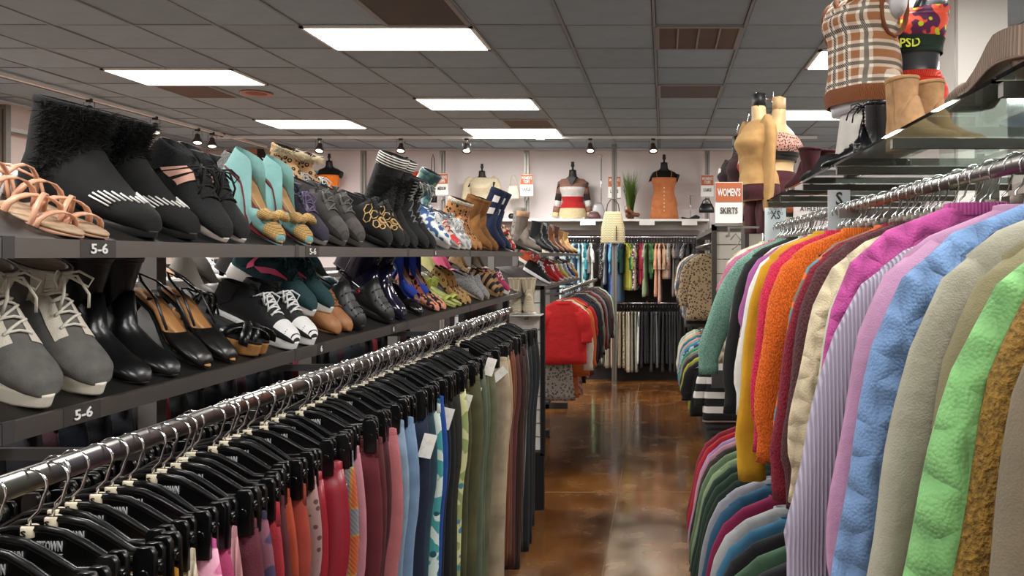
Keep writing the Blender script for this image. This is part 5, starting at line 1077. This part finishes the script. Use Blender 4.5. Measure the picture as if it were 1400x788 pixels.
# ================================================================ back wall rails
def wall_rail(z, x0, x1, lb):
    t = thing('wall_hang_rail', lb, 'rail', (0, 11.15, z)); part('rail_tube', MB().tube([(x0, 0, 0), (x1, 0, 0)], .014, 8), CHROME, t)
    n = max(2, int((x1-x0)/1.2)+1)
    part('rail_arms', MB().mesh('e') if 0 else (lambda b: b)([MB()][0].box((x0, .2, 0), (.02, .4, .03)).box(((x0+x1)/2, .2, 0), (.02, .4, .03)).box((x1, .2, 0), (.02, .4, .03))).mesh('ar', False), GREYM, t)
wall_rail(2.07, -2.6, .55, 'upper chrome rail of short tops along the back wall')
wall_rail(1.12, -1.0, .5, 'lower chrome rail of trousers along the back wall')
wp = thing('dark_wall_panel', 'dark panel behind the clothes on the back wall', 'panel', (-1.6, 11.66, 0)); part('panel_board', MB().box((0, 0, 1.06), (5.6, .03, 2.1)).mesh('dp', False), M('3a3634', 'plain', .8), wp)
part('kick_board', MB().box((0, -.35, .1), (5.6, .03, .2)).mesh('kb', False), M('161312', 'plain', .6), wp)
UP = [('navy', '1c2438'), ('black', '141418'), ('pale blue', 'a8bccc'), ('white', 'd8dcdc'), ('light aqua', '9ac8d0'), ('ink navy', '202840'), ('ice blue', 'b8d0dc'), ('dusty blue', '7898b0'), ('powder blue', '98b8cc'), ('mint', 'b8d4cc'), ('turquoise', '3a98a8'), ('teal', '20687c'),
      ('soft white', 'e0e0d8'), ('grey', '8c8c8c'), ('black dotted', '1c1c1c'), ('dark navy', '181c2c'), ('silver grey', 'a0a4a4'), ('periwinkle', '5a7cc0'), ('sky blue', '6ab0d0'), ('cyan', '48b0c8'), ('midnight', '141824'), ('denim blue', '5a7ca0'), ('deep teal', '18484c'), ('yellow', 'c8c048'), ('lime', '98a848'),
      ('khaki', 'a09878'), ('emerald', '1c6848'), ('purple floral', '6a3a58'), ('red', 'a02030'), ('fuchsia', 'a83868'), ('sage', '9ab08c'), ('leaf green', '4a7c40'), ('forest green', '1c5c34'), ('olive', '5c6040'), ('peach', 'd8a080'), ('blush', 'd0a898'), ('tan', 'b09070'), ('rose brown', '8a6458'),
      ('stone', '9a948c'), ('mid grey', '6c6c6c'), ('taupe', '7a6e64'), ('slate', '48484c'), ('charcoal', '38383a'), ('graphite', '2c2c2e'), ('speckled grey', '5c5c5c'), ('soft black', '1c1c1e'), ('jet black', '0e0e10'), ('coal', '202022'), ('ash black', '26262a')]
n = len(UP)
for i, (d, c) in enumerate(UP):
    x = -1.55+i*(2.0/n)+(.0 if i < 14 else .06); kd = 'floral' if 'floral' in d else 'dots' if ('dotted' in d or 'speckled' in d) else 'cloth'
    pv = UP[i-1][0] if i else None
    lb = '%s short-sleeved top on the upper back-wall rail, right of the %s one' % (d, pv) if pv else '%s short-sleeved top, leftmost on the upper back-wall rail' % d
    sweater((x, 11.15, 2.06), PI/2+R.uniform(-.4, .4), M(c, kd, c2='e0e0e0' if kd != 'cloth' else None), lb, 'tops on the upper back-wall rail', i, L=R.choice((.42, .5, .58, .66, .75, .85)), sl=R.choice((.14, .2, .3)), out=.03, hw=.17, hh=.2, th=.02, name='short_sleeved_top', cat='top', r0=.06, r1=.055)
    plain_hanger((x, 11.15, 2.075), PI/2, 'black hanger carrying the %s top on the upper back-wall rail' % d, 'hangers on the upper back-wall rail', False)
LOW = [('light green', 'a8d0a8'), ('sage', '8a9c84'), ('stone', 'a8a08c'), ('grey check', '9a9488'), ('peach', 'd0a890'), ('floral beige', 'b8a088'), ('cream', 'd8ccb8'), ('tan', 'b8a488'), ('oatmeal patterned', 'c0b498'), ('sand', 'b0a48c'), ('ivory', 'd0c8b8'), ('taupe', '8a8070'), ('pale grey', '989890'), ('white and black', 'e0e0dc'), ('ink', '202028'),
       ('navy', '1c202c'), ('black', '101012'), ('slate', '34363a'), ('dark grey', '28282a'), ('steel grey', '606468'), ('coal', '161618'), ('soft black', '1c1c1c'), ('jet black', '0c0c0e'), ('graphite', '222226'), ('off-black', '18181a'), ('faded black', '242424'), ('deep navy', '14161e'), ('washed black', '1e1e20'), ('raven black', '101010'), ('charcoal stripe', '2a2a2c'), ('ebony', '131313'), ('pitch black', '0d0d0d')]
for i, (d, c) in enumerate(LOW):
    x = -1.0+i*.043+(.0 if i == 0 else .08)+(.06 if i > 27 else 0)
    kd = 'leopard' if 'patterned' in d or 'floral' in d else 'stripe' if 'white and' in d else 'cloth'
    lb = '%s trousers on the lower back-wall rail, right of the %s pair' % (d, LOW[i-1][0]) if i else '%s trousers, leftmost on the lower back-wall rail' % d
    trousers((x, 11.15, 1.13), PI/2+R.uniform(-.1, .1), M(c, kd, c2='2a2420'), lb, 'trousers on the lower back-wall rail', i, L=R.choice((.72, .78, .84)))
    if i % 1 == 0: plain_hanger((x, 11.15, 1.13), PI/2, 'black hanger carrying the %s trousers on the lower back-wall rail' % d, 'hangers on the lower back-wall rail', False)

# ================================================================ second right rack
t = thing('skirt_rack', 'grey rack of tops and skirts under the skirts sign, right of the aisle', 'fixture', (0, 0, 0))
part('hang_rail', MB().tube([(.4, 6.4, 1.9), (.4, 9.6, 1.9)], .014, 8), STEEL, t); part('hang_rail', MB().tube([(.42, 6.4, 1.0), (.42, 9.6, 1.0)], .014, 8), STEEL, t)
for Y in (6.4, 8.0, 9.6): part('upright', MB().box((.8, Y, 1.0), (.05, .05, 2.0)).box((.6, Y, 1.88), (.42, .02, .03)).box((.6, Y, .98), (.42, .02, .03)).mesh('u', False), GREYM, t)
part('base_deck', MB().box((.65, 8.0, .08), (.5, 3.2, .16)).mesh('bd', False), M('2a2624', 'plain', .7), t)
part('top_cap', MB().box((.7, 8.0, 2.02), (.6, 3.3, .04)).mesh('tc', False), M('4a4440', 'plain', .5), t)
part('back_board', MB().box((.84, 8.0, 1.0), (.02, 3.2, 1.9)).mesh('bb', False), M('c8c0b8', 'plain', .7), t)
R2 = [('black and white striped', 'e0dcd4', 'hstripe', '161616'), ('black', '141414', 'cloth', None), ('yellow-green', 'a8a838', 'cloth', None), ('charcoal', '2c2c2e', 'cloth', None), ('stone grey', '8c867c', 'cloth', None), ('jade green', '3c9468', 'cloth', None), ('navy floral', '2a3a5a', 'floral', 'b0b8c0'), ('sky blue', '4a9cb8', 'cloth', None), ('salmon pink', 'd09a88', 'cloth', None), ('turquoise', '28809a', 'cloth', None), ('peach', 'd8ac90', 'cloth', None), ('cream', 'd0ccb8', 'cloth', None), ('pale mint', 'b8c4b0', 'cloth', None)]
for i, (d, c, k, c2) in enumerate(R2):
    Y = 6.5+i*.23
    sweater((.42+(.1 if i == 0 else 0), Y, 1.0), R.uniform(-.1, .2), M(c, k, c2=c2), '%s cropped top on the low rail under the skirts sign' % d, 'tops on the low rail under the skirts sign', i, L=.5, sl=.42 if i > 6 else .3, out=.08, hw=.18, hh=.2, th=.05, name='cropped_top', cat='top')
    plain_hanger((.42, Y, 1.012), 0, 'black hanger carrying the %s cropped top under the skirts sign' % d, 'hangers under the skirts sign', False)
R3 = [('beige leopard', 'a89070', 'leopard', '2a2018'), ('black', '18181a', 'cloth', None), ('grey plaid', '8a8884', 'plaid', '5a5856'), ('charcoal', '3a3a3a', 'cloth', None), ('sand leopard', 'b09a78', 'leopard', '2a2018'), ('dark brown', '3a2c28', 'cloth', None), ('jet black', '101010', 'cloth', None), ('denim blue', '6a84a8', 'cloth', None), ('blue floral', '7a94c0', 'floral', 'd0d8e8'), ('tan', 'c8a880', 'cloth', None), ('camel', 'c0944c', 'cloth', None), ('slate', '44464a', 'cloth', None)]
for i, (d, c, k, c2) in enumerate(R3):
    Y = 7.1+i*.22
    sweater((.4, Y, 1.9), R.uniform(-.1, .2), M(c, k, c2=c2), '%s blouse on the high rail under the skirts sign' % d, 'blouses on the high rail under the skirts sign', i, L=.6+.05*(i % 3), sl=.4, out=.08, hw=.18, hh=.2, th=.05, name='blouse', cat='blouse')
t = thing('endcap_unit', 'black framed white slatted end cap below the skirts sign', 'fixture', P(1015, 308, 6.3))
part('cap_frame', MB().box((0, 0, -.02), (.5, .06, .05)).box((-.23, 0, -.6), (.04, .06, 1.2)).box((.23, 0, -.6), (.04, .06, 1.2)).mesh('cf', False), M('4a443e', 'plain', .5), t)
for q in range(10): part('slat', cached('ecs', lambda: MB().box((0, 0, 0), (.42, .02, .11)), False), WHITEP, t, (0, .01, -.1-q*.118))
part('cap_foot', MB().box((0, 0, -1.25), (.5, .06, .14)).box((0, 0, -1.66), (.08, .08, .75)).mesh('cf', False), DARKG, t)
part('empty_hook', MB().tube([(-.1, -.05, -.12), (-.06, -.06, -.07), (-.02, -.06, -.12), (-.05, -.06, -.17), (-.09, -.06, -.2)], .005, 6), STEEL, t)
# signs behind rack
c = P(1062, 284, 5.2); t = thing('chalk_sign', 'black chalkboard-style sign with white script lettering and doodles', 'sign', c)
part('board', MB().box((0, 0, 0), (.29, .012, .125)).mesh('b', False), M('26262a', 'plain', .6), t); part('edge_frame', MB().box((0, 0, .066), (.3, .016, .008)).box((-.148, 0, 0), (.008, .016, .13)).mesh('b', False), GREYM, t)
words('trendy', .14, .04, WHITE, t, (-.05, -.008, .025)); words('resale', .13, .025, WHITE, t, (-.055, -.008, -.03))
part('doodle', MB().prism([(.06, .05), (.09, .055), (.115, .045), (.11, -.02), (.1, -.035), (.07, -.035), (.062, -.02)], -.009, -.007).mesh('d', False), M('b0603c', 'plain', .6), t)
part('sign_post', MB().box((0, .02, -.98), (.02, .02, 1.84)).box((0, .02, -1.86-.02), (.3, .2, .03)).mesh('sp', False), DARKG, t)
t = sign(1110, 277, 5.0, .24, .2, [], 'ATHLETIC', 'wide orange topped sign reading ATHLETIC behind the sweater rail', oc=M('d07850', 'plain', .6)); part('sign_post', MB().box((0, .02, -.98), (.02, .02, 1.8)).mesh('sp', False), DARKG, t)
t = thing('paper_bag', 'folded brown cardboard box on the black end cap', 'box', P(1030, 305, 5.9))
part('box_body', MB().loft([ring(.11, .07, z, 0, 4, 1) for z in (-.02, .08)], True, False), M('a08058', 'suede'), t); part('box_flap', MB().add([(-.11, 0, .08), (0, -.07, .08), (-.04, -.05, .13), (-.09, 0, .12)], [(0, 1, 2, 3)]), M('a08058', 'suede'), t)
t = thing('black_counter_unit', 'dark framed display unit with white panel behind the sweater rack end', 'fixture', P(1040, 330, 5.9))
part('unit_frame', MB().box((0, 0, .1), (.26, .3, .04)).box((-.12, 0, -.5), (.03, .3, 1.2)).box((.12, 0, -.5), (.03, .3, 1.2)).mesh('uf', False), M('3c3834', 'plain', .5), t)
part('unit_panel', MB().box((0, 0, -.5), (.22, .2, 1.18)).mesh('up', False), M('c8c4b4', 'plain', .6), t); part('unit_base', MB().box((0, 0, -1.4), (.3, .34, .62)).mesh('ub', False), M('3c3834', 'plain', .5), t)

# ================================================================ forms on the right
WHF = M('d8d6da', 'plain', .35)
v = thing('torso_form', 'white torso form on the glass shelf wearing the plaid vest', 'mannequin', (.76, 2.95, GZ+.115), (0, 0, -1.0), 'torso forms on the right'); v.scale = (.9,)*3
part('torso', cached('torso', torso_mb), WHF, v, (0, 0, .14)); part('hip_flare', MB().loft([ring(.1+.05*u, .08+.02*u, .16-.275*u, 0, 30, .9, .01*u, 1, 60) for u in (0, .3, .6, 1)]), M('d8d2ca', 'cloth'), v); 
for s_ in (-1, 1): part('shoulder_stub', cached(('stub', s_), lambda: arm_stub(s_)), WHF, v, (0, 0, .14))
VY = 2.75
vest = thing('knit_vest', 'brown, cream and black plaid knit vest with brown ribbed hem', 'vest', v.location, v.rotation_euler); vest.scale = v.scale
rg = torso_rings(off=.022, z0=.1, z1=.5)
for q in rg:
    mx = max(abs(p[0]) for p in q); my = max(abs(p[1]) for p in q); kx = max(1, .158/mx) if q[0][2] < .42 else .93; ky = max(1, .14/my) if q[0][2] < .42 else 1.1
    for j, p in enumerate(q): q[j] = (p[0]*kx, p[1]*ky+.006*math.sin(j*2.1+p[2]*9), p[2]*1.05+.12)
part('vest_body', MB().loft(rg, False, False), M('a06a44', 'houndstooth', c2='f4ead8', c3='100c0a', s=1.9), vest)
part('ribbed_hem', MB().loft([[(x*f_, y*f_, rg[0][0][2]-dz) for x, y, z in rg[0]] for dz, f_ in ((-.01, 1.01), (.0, 1.03), (.03, .99), (.055, .95))], False, False), M('9c5c34', 'rib', s=1.2), vest)
for s_ in (-1, 1): part('armhole_trim', MB().tube([(s_*(.163+.008*math.cos(a)), .075*math.sin(a)*1.0, .54+.105*math.cos(a)) for a in [2*PI*j/16 for j in range(16)]], .013, 8, .5, closed=True), M('9c5c34', 'rib', s=1.2), vest); 
part('neck_trim', MB().tube([(-.09, -.06, .66), (-.05, -.115, .6), (0, -.14, .53), (.05, -.115, .6), (.09, -.06, .66)], .013, 8), M('9c5c34', 'rib', s=1.2), vest)
b2 = thing('torso_form', 'charcoal torso form with sports bra standing behind the plaid vest', 'mannequin', (.96, 3.05, GZ+.2), (0, 0, -.75), 'torso forms on the right'); b2.scale = (.98,)*3
part('form_pole', MB().tube([(0, 0, -.19), (0, 0, .05)], .012, 8), CHROME, b2); part('form_foot', MB().lathe([(.07, -.19), (.07, -.18), (.02, -.17)]), CHROME, b2)
part('torso', cached('torso', torso_mb), M('3a3c40', 'plain', .35), b2, (0, 0, .0))
sb = thing('sports_bra', 'neon orange camouflage sports bra with dark band and yellow lettering', 'bra', b2.location, b2.rotation_euler); sb.scale = b2.scale
part('bra_cup', MB().loft(torso_rings(off=.008, z0=.335, z1=.46), False, False), M('f0583c', 'camo', c2='5a2048', c3='c8c820', s=.9), sb)
bd = part('bra_band', MB().loft(torso_rings(off=.011, z0=.285, z1=.34), False, False), M('24382a', 'cloth'), sb); words('PSD', .075, .036, M('d8e020', 'plain', .5), bd, (.066, -.122, .312), (0, 0, .5))
for s_ in (-1, 1): part('bra_strap', MB().tube([(s_*.08, -.1, .45), (s_*.085, -.06, .51), (s_*.08, .05, .5)], .014, 6, .3), BLACK, sb)
pt = thing('red_briefs', 'bright red briefs on the charcoal torso form', 'briefs', b2.location, b2.rotation_euler); pt.scale = b2.scale
part('brief_panel', MB().loft(torso_rings(off=.008, z0=.0, z1=.2), False, False), M('e8301c', 'cloth'), pt); part('brief_waistband', MB().loft(torso_rings(off=.011, z0=.185, z1=.215), False, False), M('e83c20', 'rib'), pt)
# hanging double form
hf = thing('hanging_form', 'tan hanging body form on a chrome T stand at the rack end', 'mannequin', (.53, 4.35, H+.31), (0, 0, -1.15), 'hanging forms')
part('torso', cached('torso', torso_mb), M('d8b888', 'plain', .5), hf, (0, 0, 0)); part('neck_plate', MB().box((0, 0, .66), (.08, .06, .09)), BLACK, hf)
hf.scale = (.85,)*3
t = thing('form_stand', 'chrome T-shaped stand with hooks holding the hanging forms', 'stand', (.58, 4.5, H+.27))
part('pole', MB().tube([(0, 0, -2.07), (0, 0, .66)], .01, 8), CHROME, t); part('cross_bar', MB().tube([(-.05, 0, .64), (.05, 0, .64)], .006, 6), CHROME, t)
for s_ in (-1, 1): part('hook', MB().tube([(s_*.05, 0, .68), (s_*.05, 0, .62), (s_*.06, 0, .58), (s_*.05, 0, .55)], .004, 6), CHROME, t)
part('stand_foot', MB().box((0, 0, -2.06), (.3, .3, .02)).mesh('sf', False), STEEL, t)
ts = cover(hf, 'tan_sweater', 'sweater', 'tan long-sleeved sweater hanging on a body form', M('c69a60', 'cloth'), .1, .525, .014, 0, 'clothes on the hanging forms')
for s_ in (-1, 1): part('sleeve', sleeve_mb(1, s_, .6, .0, .19, .07, .05), M('c69a60', 'cloth'), ts, (0, -.02, .68))
lg = cover(hf, 'leggings', 'trousers', 'maroon leggings on the tan body form', M('4a1c22', 'cloth'), .0, .16, .01, 0, 'clothes on the hanging forms')
part('legging_leg', leg_mb(3, 1, .22, .15, .12, .03), M('4a1c22', 'cloth'), lg, (0, 0, .15)); part('legging_leg', leg_mb(3, -1, .22, .15, .12, .03), M('4a1c22', 'cloth'), lg, (0, 0, .15))
h2 = thing('hanging_form', 'second tan body form facing away beside the tan sweater', 'mannequin', (.66, 4.45, H+.31), (0, 0, .9), 'hanging forms'); h2.scale = (.85,)*3
part('torso', cached('torso', torso_mb), M('d8b888', 'plain', .5), h2); part('neck_plate', MB().box((0, 0, .66), (.08, .06, .09)), M('c8a878'), h2)
br2 = cover(h2, 'leopard_bra', 'bra', 'pink leopard print bra with black band on the second tan form', M('c89888', 'leopard', c2='1c1214', s=1.4), .32, .45, .01, 0, 'clothes on the hanging forms')
part('bra_band', MB().loft(torso_rings(off=.012, z0=.27, z1=.325), False, False), BLACK, br2)
sh2 = cover(h2, 'maroon_shorts', 'shorts', 'maroon high-waisted shorts on the second tan form', M('4a1820', 'cloth'), .0, .2, .01, 0, 'clothes on the hanging forms')
for i, (x, y, c, d) in enumerate(((.55, 5.1, '3a1a1c', 'dark maroon jacket'), (.6, 4.85, 'a8241c', 'red blouse with a tag'), (.52, 5.5, '2c1c1e', 'black-brown cardigan'))):
    h3 = thing('hanging_form', 'black hanging form under the %s' % d, 'mannequin', (x, y, H+.25), (0, 0, -1.0), 'hanging forms'); h3.scale = (.85,)*3
    part('torso', cached('torso', torso_mb), BLACK, h3); part('neck_plate', MB().box((0, 0, .66), (.07, .05, .09)), BLACK, h3); part('hook', MB().tube([(0, 0, .7), (0, 0, .76), (.02, 0, .8), (0, 0, .82)], .004, 6), CHROME, h3)
    tt = cover(h3, d.split(' ')[-1] if i != 1 else 'blouse', 'top', '%s worn by a black hanging form' % d, M(c, 'cloth'), .0, .5, .02, 0, 'clothes on the hanging forms')
    for s_ in (-1, 1): part('sleeve', sleeve_mb(i, s_, .5, .03, .19, .07, .05), M(c, 'cloth'), tt, (0, 0, .66))
    if i: price_tag(tt, -.05, .4, 0, -.15)
# column
t = thing('square_column', 'white square structural column on the right', 'column', (P(1343, 100, 4.6).x, 4.75, 0)); part('column_shaft', MB().box((0, 0, CEIL/2), (.3, .3, CEIL)).mesh('cs', False), M('e6e2da', 'wallpaint'), t)
part('corner_guard', MB().box((-.152, -.14, CEIL/2), (.012, .03, CEIL)).mesh('cg', False), M('b8b0a8', 'plain'), t)
for nm in ('rail',): pass
